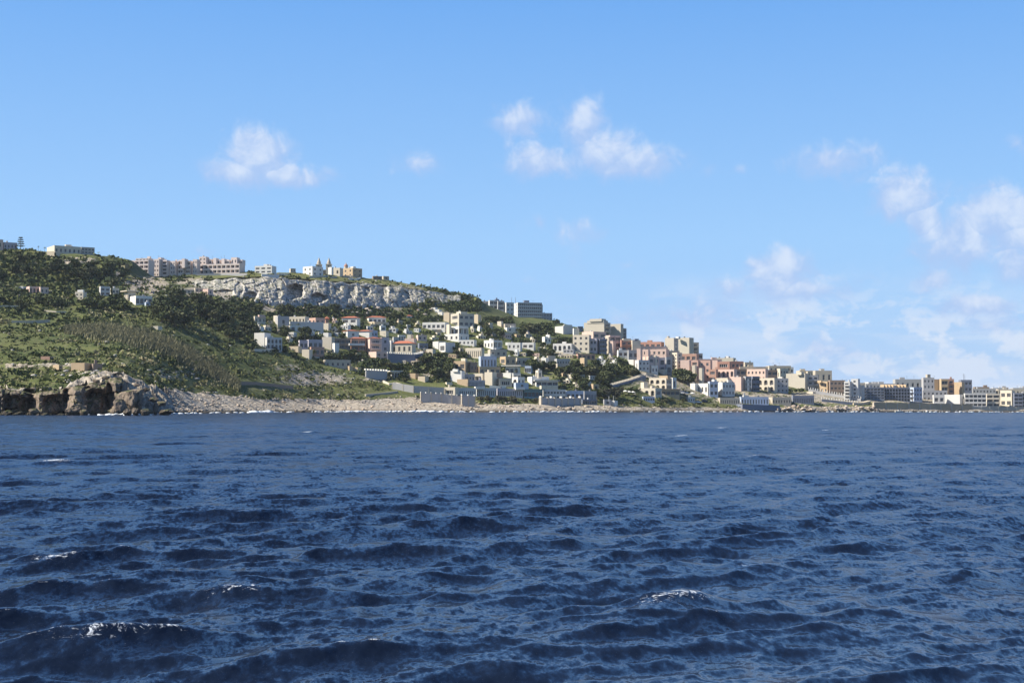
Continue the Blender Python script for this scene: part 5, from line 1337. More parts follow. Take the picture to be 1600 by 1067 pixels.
for key, mt in (('cape', CAPE), ('pale', mat_limestone('pink_limestone', (0.52, 0.41, 0.31), (0.45, 0.39, 0.32), (0.15, 0.12, 0.10)))):
    ROCKS[key] = []
    for i in range(7):
        me = rock_mesh(100 + i); me.materials.append(mt); ROCKS[key].append(me)

def crag_mesh(seed, top=.36):
    me = rock_mesh(seed)
    bm = bmesh.new(); bm.from_mesh(me); bpy.data.meshes.remove(me)
    bmesh.ops.triangulate(bm, faces=bm.faces)
    bmesh.ops.subdivide_edges(bm, edges=bm.edges, cuts=3, use_grid_fill=True)
    co = np.array([v.co[:] for v in bm.verts])
    wv, we = worley(co[:, 0] * 6 + co[:, 1] * 5, co[:, 2] * 7 + co[:, 1] * 2, seed)
    n = fbm(co[:, 0] * 7 + seed, co[:, 2] * 7 + co[:, 1] * 5, seed, 4) - .5
    co *= (1 + .16 * (wv - .5) + .22 * n - .25 * np.clip(.14 - we, 0, 1))[:, None]
    co[:, 2] = np.where(co[:, 2] > top, top + (co[:, 2] - top) * .15, co[:, 2])
    for v, c in zip(bm.verts, co):
        v.co = c
    me = bpy.data.meshes.new('crag'); bm.to_mesh(me); bm.free(); me.materials.append(CAPE)
    return me
ROCKS['crag'] = [crag_mesh(300 + i) for i in range(4)]
ROCKS['stack'] = [crag_mesh(340, .26)]

def rock(x, yb, w, h, key, label, D=None, group=None, name='boulder', rng=random):
    D = D or ground_D(x, min(yb, 648)) - 3
    k = D / F
    p = world(x, yb, D)
    o = link(name, rng.choice(ROCKS[key]), None, p + Vector((0, 0, h * k * .42)))
    o.scale = (w * k, w * k * rng.uniform(.7, 1.0), h * k * 1.15)
    o.rotation_euler = (rng.uniform(-.15, .15), rng.uniform(-.15, .15), rng.uniform(0, 6.28))
    tag(o, label, 'rock', group)
    return o
rr = random.Random(3)
for x, yb, w, h, lab, D in [
    (206, 648, 60, 52, 'huge flat-topped sea stack block at the tip of the cape', 378), (187, 649, 26, 30, 'pale rounded boulder leaning against the left of the huge block', 373),
    (199, 650, 17, 15, 'small pale boulder between the leaning boulder and the huge block', 369), (211, 650, 15, 17, 'small brown boulder at the foot of the huge block', 367),
    (228, 650, 22, 13, 'low tan boulder under the right end of the huge block', 367), (243, 648, 10, 22, 'thin dark rock spike right of the huge block', 380),
    (258, 649, 30, 11, 'low dark rounded rock where the shelf begins', 384), (121, 650, 30, 24, 'lit brown boulder in the cleft of the sea cliff', 374),
    (108, 650, 14, 15, 'small brown boulder left of the cleft boulder', 372), (131, 650, 18, 12, 'low brown boulder right of the cleft boulder', 371),
    (10, 650, 22, 11, 'leftmost low boulder under the dark cliff', 373), (31, 650, 22, 8, 'flat boulder under the dark cliff, second from the left', 372),
    (53, 650, 20, 14, 'knobbly boulder under the dark cliff', 372), (72, 651, 18, 7, 'low boulder below the lit cliff buttress', 371), (95, 651, 16, 6, 'flat boulder awash below the dark cave', 371),
    (184, 604, 16, 20, 'dark upright crag on the cape top above the huge block', 404), (196, 602, 12, 9, 'low crag right of the upright crag on the cape top', 412), (166, 594, 15, 8, 'pale crag on the cape top below the farm ruin', 402),
    (150, 598, 14, 7, 'flat pale crag left of the pale crag on the cape', 398), (228, 612, 16, 8, 'pale ledge block where the cape meets the slope', 432), (240, 628, 18, 9, 'grey ledge block above the thin dark rock spike', 424), (214, 605, 12, 7, 'small ledge block on the cape shoulder', 424),
    (252, 634, 20, 9, 'broad tan ledge block above the shelf', 428)]:
    rock(x, yb, w, h, 'stack' if w > 50 else 'crag', lab, D, rng=rr)
ORD = 'first second third fourth fifth sixth seventh eighth ninth tenth eleventh twelfth thirteenth fourteenth fifteenth sixteenth seventeenth eighteenth nineteenth'.split()
ORD = ORD + ['twentieth'] + ['twenty-' + q for q in ORD[:9]] + ['thirtieth'] + ['thirty-' + q for q in ORD[:9]] + ['fortieth'] + ['forty-' + q for q in ORD[:9]]
for n, xa, xb, ya, yb_, wr, hr, what, dd, grp in (
        (46, 1212, 1372, 636.5, 643.2, (4, 11), (3, 6), 'in the rubble bank below the railed ramp', -1.5, 'boulders below the railed ramp'),
        (30, 640, 960, 634.5, 642.5, (5, 10), (2.4, 4.4), 'on the low shore before the boathouses', -1, 'pale boulders along the central shore'),
        (24, 265, 620, 631, 643, (6, 13), (2.4, 5), 'on the rock shelf below the meadow', -1, 'boulders on the left rock shelf'),
        (24, 440, 690, 474, 496, (5, 11), (3, 5.5), 'on the scrub slope under the cliff', -3, 'boulders fallen from the cliff')):
    for i, x in enumerate(sorted(rr.uniform(xa, xb) for _ in range(n))):
        yb = rr.uniform(ya, yb_); w = rr.uniform(*wr)
        adj = 'large' if w > wr[0] + .66 * (wr[1] - wr[0]) else 'small' if w < wr[0] + .33 * (wr[1] - wr[0]) else 'pale'
        rock(x, yb, w, rr.uniform(*hr), 'pale', f'{adj} boulder {what}, {ORD[i]} from the left', ground_D(x, yb) + dd, grp, rng=rr)

def rubble():
    """loose stones of the shore, too small and many to tell apart"""
    base = ROCKS['pale'][0]
    src = []
    for me in ROCKS['pale'][:4]:
        v = np.empty(len(me.vertices) * 3, np.float32); me.vertices.foreach_get('co', v)
        f = np.array([p.vertices[:] for p in me.polygons]) if all(len(p.vertices) == 3 for p in me.polygons) else None
        src.append((v.reshape(-1, 3), me))
    bm = bmesh.new(); bmesh.ops.create_icosphere(bm, subdivisions=1, radius=.5)
    iv = np.array([v.co[:] for v in bm.verts]); jf = np.array([[v.index for v in f.verts] for f in bm.faces]); bm.free()
    V, Fc, n = [], [], 0
    g = np.random.default_rng(8)
    for i in range(1800):
        x = g.uniform(236, 1560)
        st, yb = float(shore_top(x)), 644.0
        y = g.uniform(st - 3, yb)
        P = ground(x, y)
        s = g.uniform(.3, 1.3) * (1.0 if x < 1000 else .8)
        vv = iv * (1 + g.uniform(-.25, .25, (len(iv), 1))) * np.array([s * g.uniform(.8, 1.6), s, s * .7])
        V.append(vv + np.array(P) + np.array([0, 0, s * .15])); Fc.append(jf + n); n += len(iv)
    me = mesh_np('shore_rubble', np.concatenate(V), np.concatenate(Fc), base.materials[0])
    tag(link('shore_rubble', me), 'loose pale stones strewn along the shore', 'stones', kind='stuff')
rubble()

def surf():
    def b(t, p):
        p.inputs['Base Color'].default_value = c4(.80, .83, .85); p.inputs['Roughness'].default_value = .8
    m = principled('surf_foam', b)
    bm = bmesh.new(); bmesh.ops.create_icosphere(bm, subdivisions=2, radius=.5)
    iv = np.array([v.co[:] for v in bm.verts]); jf = np.array([[v.index for v in f.verts] for f in bm.faces]); bm.free()
    V, Fc, n = [], [], 0
    g = np.random.default_rng(4)
    spots = [(g.uniform(180, 1600), 1.0) for _ in range(260)] + [(g.normal(656, 12), 1.8) for _ in range(40)] + [(g.normal(408, 8), 2.0) for _ in range(30)] + \
            [(g.normal(560, 25), 1.3) for _ in range(40)] + [(g.normal(200, 20), 1.0) for _ in range(24)] + [(g.normal(870, 40), 1.1) for _ in range(40)] + [(g.normal(615, 20), 1.3) for _ in range(40)]
    for x, s in spots:
        D = (ground_D(x, 660) if x > 236 else 378) - g.uniform(0.5, 3.5)
        P = np.array(world(x, 640, D)); P[2] = g.uniform(.0, .25)
        w = g.uniform(.5, 2.6) * s
        vv = iv * (1 + g.uniform(-.3, .3, (len(iv), 1))) * np.array([w, w * .6, g.uniform(.25, .8) * s])
        V.append(vv + P); Fc.append(jf + n); n += len(iv)
    tag(link('surf', mesh_np('surf', np.concatenate(V), np.concatenate(Fc), m, True)), 'white surf breaking along the foot of the shore', 'surf', kind='stuff')
surf()

# ------------------------------------------------------------------ small things along the water
def parasol(x, y, label, i):
    P = ground(x, y)
    r = link('parasol', None, None, P)
    m = MB(); m.prism((0, 0, -.5), 2.9, .04, .04, 6); m.build('pole', [mat_metal()], r)
    c = MB(); c.prism((0, 0, 2.1), .75, 1.6, .05, 8, cap=False); c.prism((0, 0, 2.0), .1, 1.6, 1.6, 8, cap=False); c.build('canopy', [mat_wall('white')], r)
    tag(r, label, 'parasol', 'parasols of the seaside restaurant')
for i, (x, y, w) in enumerate(((977, 617, 'leftmost'), (983, 618, 'second'), (989, 618.5, 'third'), (1066, 619, 'fourth'), (1073, 619.5, 'fifth'), (1082, 620, 'rightmost'))):
    parasol(x, y, f'white parasol on the restaurant terrace, {w} of six' if w in ('leftmost', 'rightmost') else f'white parasol on the restaurant terrace, {w} from the left', i)

def car(x, y, yaw, colr, label):
    P = ground(x, y) + Vector((0, 0, .35))
    r = link('parked_car', None, None, P); r.rotation_euler = (0, 0, yaw)
    pm = principled('car_paint_' + label.split()[0], None, colr, .3, .5)
    prof = [(-2.1, .25), (2.1, .25), (2.15, .75), (1.2, .95), (-2.1, .95)]
    cab = [(-1.9, .95), (.9, .95), (.3, 1.45), (-1.5, 1.45)]
    def ext(pr, w, name, mat):
        m = MB(); a = [Vector((p, -w, q)) for p, q in pr]; b = [Vector((p, w, q)) for p, q in pr]
        m.poly(a); m.poly(b[::-1])
        for k in range(len(a)):
            j = (k + 1) % len(a); m.poly([a[j], a[k], b[k], b[j]])
        return m.build(name, [mat], r)
    ext(prof, .85, 'body', pm); ext(cab, .75, 'cabin', mat_glass())
    rf = MB(); rf.box((-1.45, -.72, 1.451), (1.7, 0, 0), (0, 1.44, 0), (0, 0, .05)); rf.build('roof', [pm], r)
    wm = MB()
    n = 12
    ring = [(math.cos(6.283 * k / n) * .32, math.sin(6.283 * k / n) * .32) for k in range(n)]
    wm.poly([(a, -.1, b) for a, b in ring]); wm.poly([(a, .1, b) for a, b in ring][::-1])
    for k in range(n):
        j = (k + 1) % n; wm.poly([(ring[j][0], -.1, ring[j][1]), (ring[k][0], -.1, ring[k][1]), (ring[k][0], .1, ring[k][1]), (ring[j][0], .1, ring[j][1])])
    me = wm.mesh('wheel', [principled('tyre', None, (.02, .02, .02), .8)])
    for wx in (-1.3, 1.35):
        for wy in (-.82, .82):
            link('wheel', me, r, (wx, wy, .32))
    tag(r, label, 'car')
car(1091, 630.5, R(12), (.75, .76, .78), 'white car parked on the shore track below the pale blue hotel')
car(1101, 629, R(18), (.05, .06, .09), 'dark car parked just right of the white one')

def flagpoles():
    root = named('small grey kiosk')
    for x in (951.5, 958.5):
        p = world(x, 627, ground_D(950, 634) - 1); q = world(x, 618.5, ground_D(950, 634) - 1)
        m = MB(); m.prism(p - root.location, q.z - p.z, .13, .08, 6); m.build('flagpole', [mat_wall('white')], root)
flagpoles()

def boat(x, D, L, yaw, label):
    p = world(x, 640, D); p.z = .05
    r = link('small_boat', None, None, p); r.rotation_euler = (0, 0, yaw)
    m = MB(); sec = [(-.5, .16, .5), (-.2, .19, .45), (.15, .17, .45), (.4, .08, .5), (.5, .005, .58)]
    rows = [[Vector((a * L, -w * L, h * L * .22)), Vector((a * L, -w * L * .6, -.1 * L * .3)), Vector((a * L, w * L * .6, -.1 * L * .3)), Vector((a * L, w * L, h * L * .22))] for a, w, h in sec]
    for A, B in zip(rows[:-1], rows[1:]):
        for k in range(3):
            m.poly([A[k], A[k + 1], B[k + 1], B[k]])
        m.poly([A[3], A[0], B[0], B[3]])
    m.poly(rows[0][::-1])
    m.build('hull', [mat_wall('white')], r)
    c = MB(); c.box((-.15 * L, -.09 * L, .09 * L), (.28 * L, 0, 0), (0, .18 * L, 0), (0, 0, .16 * L)); c.build('cabin', [mat_wall('pearl')], r)
    tag(r, label, 'boat')
boat(1405, ground_D(1405, 660) - 9, 5.5, R(8), 'small white boat moored under the tan sea wall')
def buoy():
    p = world(1448, 640, ground_D(1448, 660) - 16); p.z = .3
    r = link('mooring_buoy', None, None, p)
    m = MB()
    for i in range(6):
        a0, a1 = -math.pi / 2 + math.pi * i / 6, -math.pi / 2 + math.pi * (i + 1) / 6
        m.prism((0, 0, .8 * math.sin(a0)), .8 * (math.sin(a1) - math.sin(a0)), .8 * math.cos(a0), max(.8 * math.cos(a1), .02), 12, cap=False)
    m.build('float', [mat_wall('white')], r)
    q = MB(); q.prism((0, 0, .78), .3, .08, .08, 8); q.build('eye', [mat_metal()], r)
    tag(r, 'round white mooring buoy off the tan sea wall', 'buoy')
buoy()

# ------------------------------------------------------------------ plants
def mat_leaf(name, dark, light, hue=(0.13, 0.12, 0.04)):
    def b(t, p):
        rnd = t.n('ShaderNodeObjectInfo').outputs['Random']
        tone = t.n('ShaderNodeAttribute', attribute_name='tone').outputs[2]
        col = t.mix(tone, c4(*dark), c4(*light))
        col = t.mix(t.math('MULTIPLY', rnd, 0.35), col, c4(*hue))
        t.put(p.inputs['Base Color'], col)
        p.inputs['Roughness'].default_value = 0.75
        p.inputs['Specular IOR Level'].default_value = 0.2
    return principled(name, b)
BARK = principled('bark', None, (0.10, 0.075, 0.055), 0.95)

def quads(c, size, g, flat=0.0):
    """randomly turned leaf-clump quads round centres c"""
    n = len(c)
    a = g.normal(size=(n, 3)); a[:, 2] *= (1 - flat); a /= np.linalg.norm(a, axis=1, keepdims=True)
    b = g.normal(size=(n, 3)); b -= a * (a * b).sum(1, keepdims=True); b /= np.linalg.norm(b, axis=1, keepdims=True)
    s = np.asarray(size).reshape(-1, 1)
    a, b = a * s * .5, b * s * .5 * g.uniform(.6, 1.0, (n, 1))
    V = np.stack([c - a - b, c + a - b * .7, c + a * .8 + b, c - a * .9 + b * .8], 1).reshape(-1, 3)
    return V, np.arange(4 * n).reshape(n, 4)

def crown_mesh(name, g, lobes, per, size, mat):
    """lobes: (x, y, z, rx, rz) in metres for a tree 1 unit wide"""
    C, T_ = [], []
    for x, y, z, rx, rz in lobes:
        d = g.normal(size=(per, 3)); d /= np.linalg.norm(d, axis=1, keepdims=True)
        r = g.uniform(.55, 1.08, (per, 1))
        C.append(np.array([x, y, z]) + d * r * np.array([rx, rx, rz]))
        T_.append(np.clip(g.uniform(0, 1) * .5 + g.uniform(0, .5, per), 0, 1))
    C = np.concatenate(C); T_ = np.concatenate(T_)
    V, Fq = quads(C, g.uniform(.6, 1.3, len(C)) * size, g)
    me = mesh_np(name, V, Fq, mat)
    attr(me, 'tone', np.repeat(T_, 4))
    return me

def trunk_mesh(g, h, r, limbs=4, lean=.06):
    m = MB()
    m.prism((0, 0, -.1), h * .6 + .1, r, r * .7, 7)
    for i in range(limbs):
        a = 6.28 * i / limbs + g.uniform(0, .8)
        p0 = Vector((0, 0, h * .45)); p1 = Vector((math.cos(a) * h * .30, math.sin(a) * h * .30, h * .85))
        d = p1 - p0; s = d.cross(Vector((0, 0, 1))).normalized() * r * .4; u = d.cross(s).normalized() * r * .4
        lo = [p0 + s, p0 + u, p0 - s, p0 - u]; hi = [p1 + s * .4, p1 + u * .4, p1 - s * .4, p1 - u * .4]
        for k in range(4):
            m.poly([lo[k], lo[(k + 1) % 4], hi[(k + 1) % 4], hi[k]])
    return m.mesh('trunk', [BARK])

LEAF = dict(dark=mat_leaf('leaf_dark', (0.034, 0.049, 0.019), (0.092, 0.115, 0.042)), mid=mat_leaf('leaf_mid', (0.040, 0.058, 0.019), (0.105, 0.130, 0.042)),
            olive=mat_leaf('leaf_olive', (0.065, 0.072, 0.034), (0.15, 0.155, 0.075)), yellow=mat_leaf('leaf_yellow', (0.11, 0.115, 0.025), (0.24, 0.23, 0.06)),
            tam=mat_leaf('leaf_tamarisk', (0.055, 0.055, 0.040), (0.11, 0.11, 0.075)))
PROTO = {}
gp = np.random.default_rng(77)
for key in LEAF:
    PROTO[key] = []
    for v in range(4):
        n = 9
        lobes = [(0, 0, .62, .26, .26)]
        for i in range(n):
            a = 6.28 * i / n + gp.uniform(-.4, .4); r = gp.uniform(.18, .34)
            lobes.append((math.cos(a) * r, math.sin(a) * r, gp.uniform(.36, .76), gp.uniform(.13, .23), gp.uniform(.12, .20)))
        PROTO[key].append((crown_mesh('crown', gp, lobes, 46, .115, LEAF[key]), trunk_mesh(gp, .72, .035)))
# cypress and dark conifer column
cyp = []
for v in range(2):
    lobes = [(gp.uniform(-.03, .03), gp.uniform(-.03, .03), .12 + .085 * i, .13 * (1 - (i / 10.5) ** 2) + .02, .07) for i in range(10)]
    cyp.append((crown_mesh('crown', gp, lobes, 40, .07, LEAF['dark']), trunk_mesh(gp, .3, .02, 0)))
PROTO['cypress'] = cyp

def palm_meshes():
    m = MB(); m.prism((0, 0, -.1), .85, .028, .022, 7); tr = m.mesh('trunk', [BARK])
    q = MB()
    for i in range(16):
        a = 6.28 * i / 16 + (i % 3) * .2; el = (.7, .25, -.1)[i % 3]
        L = .34
        pts = []
        for k in range(5):
            t_ = k / 4
            pts.append(Vector((math.cos(a) * L * t_, math.sin(a) * L * t_, .74 + L * (el * t_ - .75 * t_ * t_))))
        s = Vector((-math.sin(a), math.cos(a), 0))
        for k in range(4):
            w0, w1 = .045 * (1 - k / 5), .045 * (1 - (k + 1) / 5)
            q.poly([pts[k] - s * w0, pts[k] + s * w0, pts[k + 1] + s * w1, pts[k + 1] - s * w1])
    me = q.mesh('crown', [LEAF['mid']])
    attr(me, 'tone', np.random.default_rng(1).uniform(0, 1, len(me.vertices)))
    return me, tr
PROTO['palm'] = [palm_meshes()]

TREES = []
def tree(x, y, h, key, name, cat, w=None, rng=random):
    P = ground(x, y)
    crown, trunk = rng.choice(PROTO[key])
    r = link(name, None, None, P - Vector((0, 0, .25)))
    w = w or h * rng.uniform(.95, 1.25)
    r.rotation_euler = (0, 0, rng.uniform(0, 6.28))
    r.scale = (w, w, h)
    link('trunk', trunk, r); link('crown', crown, r)
    r['category'] = cat
    TREES.append((r, x, y, h, key))
    return r

def norfolk():
    P = ground(32, 390.5)
    r = link('norfolk_pine', None, None, P)
    h = 8.4
    m = MB(); m.prism((0, 0, -1), h + 1, .22, .05, 7); m.build('trunk', [BARK], r)
    g = np.random.default_rng(2)
    for z, w in ((2.2, 2.6), (3.6, 2.3), (4.9, 1.9), (6.2, 1.5), (7.5, 1.2)):
        n = 90
        a = g.uniform(0, 6.28, n); rr_ = np.sqrt(g.uniform(.02, 1, n)) * w
        C = np.stack([np.cos(a) * rr_, np.sin(a) * rr_, z + .10 * rr_ + g.normal(0, .1, n)], 1)
        V, Fq = quads(C, g.uniform(.35, .7, n), g, .6)
        me = mesh_np('branch_tier', V, Fq, LEAF['dark']); attr(me, 'tone', np.repeat(g.uniform(0, .6, n), 4))
        link('branch_tier', me, r)
    tag(r, 'tall tiered pine standing against the sky beside the pale hilltop house', 'pine')
norfolk()

ZONES = [  # cx, cy, rx, ry, count, h min, h max, leaf, where
    (70, 428, 90, 14, 17, 5, 8, 'dark', 'wood under the left hilltop'), (150, 440, 46, 16, 10, 5, 8, 'dark', 'wood under the left hilltop'),
    (40, 474, 60, 12, 10, 4, 7, 'dark', 'trees below the low pinkish villa'), (190, 482, 60, 9, 12, 5, 8, 'mid', 'trees in front of the blue-glazed villa'),
    (286, 482, 66, 12, 20, 5, 9, 'dark', 'dense wood below the sandstone ruin'), (300, 502, 62, 12, 18, 6, 10, 'dark', 'lower edge of the dense wood'),
    (362, 492, 44, 12, 15, 5, 8, 'dark', 'dense wood below the sandstone ruin'), (374, 524, 24, 12, 9, 6, 9, 'dark', 'trees left of the white cubic villa'),
    (452, 522, 34, 13, 8, 4, 7, 'dark', 'gardens between the villas'), (470, 490, 50, 4, 9, 4, 7, 'mid', 'trees above the long cream house'),
    (515, 488, 40, 5, 8, 4, 7, 'dark', 'trees above the long cream house'), (622, 506, 46, 10, 9, 3, 6, 'mid', 'slope right of the red-roofed houses'),
    (610, 466, 26, 8, 6, 4, 6, 'dark', 'dark trees growing on the cliff'), (645, 476, 40, 12, 8, 4, 6, 'mid', 'scrubby end of the cliff'),
    (682, 578, 34, 16, 17, 5, 9, 'dark', 'dark wood in the middle of the village'), (622, 574, 26, 7, 6, 4, 6, 'mid', 'slope below the dark terrace wall'),
    (640, 592, 34, 6, 7, 3, 5, 'dark', 'slope above the long retaining wall'), (790, 521, 50, 9, 12, 5, 8, 'dark', 'trees under the far grey hotel'),
    (850, 512, 40, 9, 10, 5, 8, 'dark', 'wood right of the far grey hotel'), (760, 518, 36, 9, 8, 4, 7, 'mid', 'gardens right of the two-tier villa'),
    (855, 582, 36, 14, 12, 5, 8, 'dark', 'palm gardens of the tower villa'), (944, 588, 46, 18, 24, 5, 9, 'dark', 'wood below the salmon flats'),
    (985, 590, 20, 10, 7, 4, 7, 'mid', 'wood below the salmon flats'), (948, 622, 20, 8, 8, 5, 8, 'tam', 'tamarisks behind the kiosk'),
    (1074, 592, 20, 12, 10, 6, 9, 'dark', 'dark trees below the brick-pink flats'), (1030, 628, 60, 4, 8, 2, 3.5, 'olive', 'shrubs on the grassy shore'),
    (1240, 613, 30, 4, 5, 3, 5, 'mid', 'bank below the blank party wall'), (826, 626, 36, 4, 7, 3, 4.5, 'tam', 'shore gardens below the teal awning'),
    (768, 625, 26, 4, 7, 3, 5, 'tam', 'shore gardens below the bathing houses'), (905, 602, 24, 7, 7, 4, 6, 'dark', 'trees around the tan hut'),
    (512, 550, 12, 8, 4, 6, 9, 'tam', 'tamarisks before the beige block house'), (222, 428, 16, 10, 9, 3, 5, 'mid', 'bushy shoulder left of the ridge apartments'), (715, 466, 34, 5, 9, 1.6, 2.8, 'dark', 'crest above the big sandstone house'), (800, 582, 120, 22, 22, 3, 6, 'mid', 'gardens of the lower village'), (600, 545, 130, 20, 16, 3, 5.5, 'mid', 'gardens of the upper village'),
    (740, 552, 60, 8, 5, 3, 5, 'mid', 'gardens round the yellow-cream hall'), (1195, 612, 30, 4, 5, 3, 4, 'mid', 'bank below the cream arched flats'),
    (870, 545, 30, 10, 6, 4, 6, 'mid', 'gardens by the long white house'), (805, 502, 50, 5, 10, 3, 5, 'dark', 'scrub wood at the foot of the far hotel'), (742, 482, 26, 10, 8, 3, 5, 'dark', 'scrubby crest left of the far hotel'),
    (700, 556, 60, 8, 8, 3, 6, 'dark', 'gardens left of the yellow-cream hall'), (800, 556, 70, 8, 8, 3, 6, 'dark', 'gardens around the rough tan house'), (560, 556, 60, 7, 8, 3, 5, 'mid', 'gardens below the twin villas'), (1430, 628, 40, 2, 4, 2, 3, 'mid', 'hedge behind the right-hand sea wall'),
]
def in_building(x, y, h_px):
    for head, a, b, t, q in BUILT:
        if a - 1 < x < b + 1 and t < y - h_px * .25 and y - h_px * .6 < q and y > t + 2:
            if y < q + 1.5 or (y - h_px < q - 2 and y - q < 9):
                return True
    return False

rt = random.Random(21)
ZTREES = []
for cx, cy, rx, ry, n, h0, h1, key, where in ZONES:
    done, tries = 0, 0
    while done < n and tries < 60 * n:
        tries += 1
        a, q = rt.uniform(0, 6.28), math.sqrt(rt.random())
        x, y = cx + rx * q * math.cos(a), cy + ry * q * math.sin(a)
        h = rt.uniform(h0, h1)
        if in_building(x, y, h * F / ground_D(x, y)) or on_cliff(x, y) or (330 < x < 640 and y < 484 and rt.random() < .8):
            continue
        kk = key
        if rt.random() < .25:
            kk = rt.choice(['dark', 'mid', 'olive'])
        nm = {'dark': 'evergreen_tree', 'mid': 'carob_tree', 'olive': 'olive_tree', 'tam': 'tamarisk'}[kk]
        ct = {'dark': 'tree', 'mid': 'tree', 'olive': 'olive tree', 'tam': 'tamarisk'}[kk]
        o = tree(x, y, h, kk, nm, ct, rng=rt)
        ZTREES.append((o, x, y, h, kk, where)); done += 1
for x, y, h, key, nm, ct, lab in [
    (114, 470, 4.2, 'yellow', 'round_bush', 'bush', 'round yellow-green bush in front of the small cream house'),
    (93, 441, 5.5, 'yellow', 'yellow_tree', 'tree', 'yellow-green flowering tree in the dark left wood'),
    (104, 440, 5.0, 'yellow', 'yellow_tree', 'tree', 'smaller yellow-green tree right of the flowering one'),
    (186, 468, 4.5, 'yellow', 'yellow_tree', 'tree', 'yellowish tree before the round-fronted house'),
    (488, 556, 4.0, 'yellow', 'yellow_bush', 'bush', 'yellow bush below the shaded row houses'),
    (174, 471, 9.5, 'cypress', 'cypress', 'cypress', 'tall dark cypress beside the white-roofed house'),
    (844, 560, 6.0, 'cypress', 'cypress', 'cypress', 'leftmost of three dark cypresses by the ruined wall corner'),
    (848, 560, 6.6, 'cypress', 'cypress', 'cypress', 'middle of three dark cypresses by the ruined wall corner'),
    (852, 560, 5.8, 'cypress', 'cypress', 'cypress', 'rightmost of three dark cypresses by the ruined wall corner'),
    (845, 538, 7.5, 'cypress', 'conifer', 'conifer', 'dark conifer left of the small white chimney house'),
    (840, 536, 7.0, 'cypress', 'conifer', 'conifer', 'second dark conifer left of the chimney house'),
    (908, 588, 6.0, 'cypress', 'cypress', 'cypress', 'left of two cypresses above the tan hut'),
    (914, 588, 6.4, 'cypress', 'cypress', 'cypress', 'right of two cypresses above the tan hut'),
    (746, 466.5, 3.8, 'cypress', 'cypress', 'cypress', 'small cypress on the skyline left of the far hotel'),
    (918, 549, 9.0, 'palm', 'palm_tree', 'palm', 'tall palm before the palm-fronted cream villa, left of two'),
    (926, 549, 8.0, 'palm', 'palm_tree', 'palm', 'shorter palm before the palm-fronted cream villa, right of two'),
    (1054, 584, 7.0, 'palm', 'palm_tree', 'palm', 'umbrella-crowned palm below the cream stair tower'),
    (652, 562, 6.5, 'palm', 'palm_tree', 'palm', 'palm at the right end of the dark terrace wall'),
    (659, 560, 7.5, 'palm', 'palm_tree', 'palm', 'tallest palm beside the leaning white panel'),
    (466, 518, 6.5, 'palm', 'palm_tree', 'palm', 'palm before the white arched garden house'),
    (530, 522, 6.0, 'palm', 'palm_tree', 'palm', 'palm left of the white red-edged bungalow'),
    (60, 391, 3.5, 'palm', 'palm_tree', 'palm', 'small palm on the hilltop, left of two by the long cream house'),
    (70, 392.5, 3.5, 'palm', 'palm_tree', 'palm', 'small palm on the hilltop, right of two by the long cream house'),
    (806, 590, 6.0, 'palm', 'palm_tree', 'palm', 'palm before the overhanging roof villa'),
    (884, 590, 6.5, 'palm', 'palm_tree', 'palm', 'palm in the gardens right of the tower villa'),
    (896, 596, 6.0, 'palm', 'palm_tree', 'palm', 'palm left of the tan hut')]:
    w = {'cypress': h * .55, 'palm': h * .9}.get(key)
    o = tree(x, y, h, key, nm, ct, w, rt); tag(o, lab)

def label_trees():
    tone = {'dark': 'dark green', 'mid': 'mid green', 'olive': 'olive green', 'tam': 'grey-green'}
    noun = {'dark': 'evergreen', 'mid': 'leafy tree', 'olive': 'olive tree', 'tam': 'tamarisk'}
    used = {}
    byzone = {}
    for r in ZTREES:
        byzone.setdefault(r[5], []).append(r)
    for where, L in byzone.items():
        L.sort(key=lambda r: r[1])
        tall = max(L, key=lambda r: r[3])
        low = max(L, key=lambda r: r[2])
        for i, r in enumerate(L):
            o, x, y, h, kk, _ = r
            lab = None
            if r is tall: lab = f'tallest {noun[kk]}, {where}'
            elif i == 0: lab = f'leftmost {noun[kk]}, {where}'
            elif i == len(L) - 1: lab = f'rightmost {noun[kk]}, {where}'
            elif r is low: lab = f'lowest-standing {noun[kk]}, {where}'
            else:
                best, bd = None, 22
                for head, a, b, t, q in BUILT:
                    d = max(a - x, 0, x - b) + max(t - (y - 6), 0, (y - 6) - q) * 1.3
                    if d < bd:
                        rel = 'left of' if x < a else 'right of' if x > b else 'above' if y < q - 1 else 'below'
                        best, bd = f'{tone[kk]} {noun[kk]} just {rel} the {head}', d
                lab = best
            if lab is None or lab in used or len(lab.split()) > 16:
                lab = f'{noun[kk]}, {ORD[min(i, len(ORD) - 1)]} from the left, {where}'
            o['group'] = f'{where}'
            used[lab] = 1
            o['label'] = lab
label_trees()

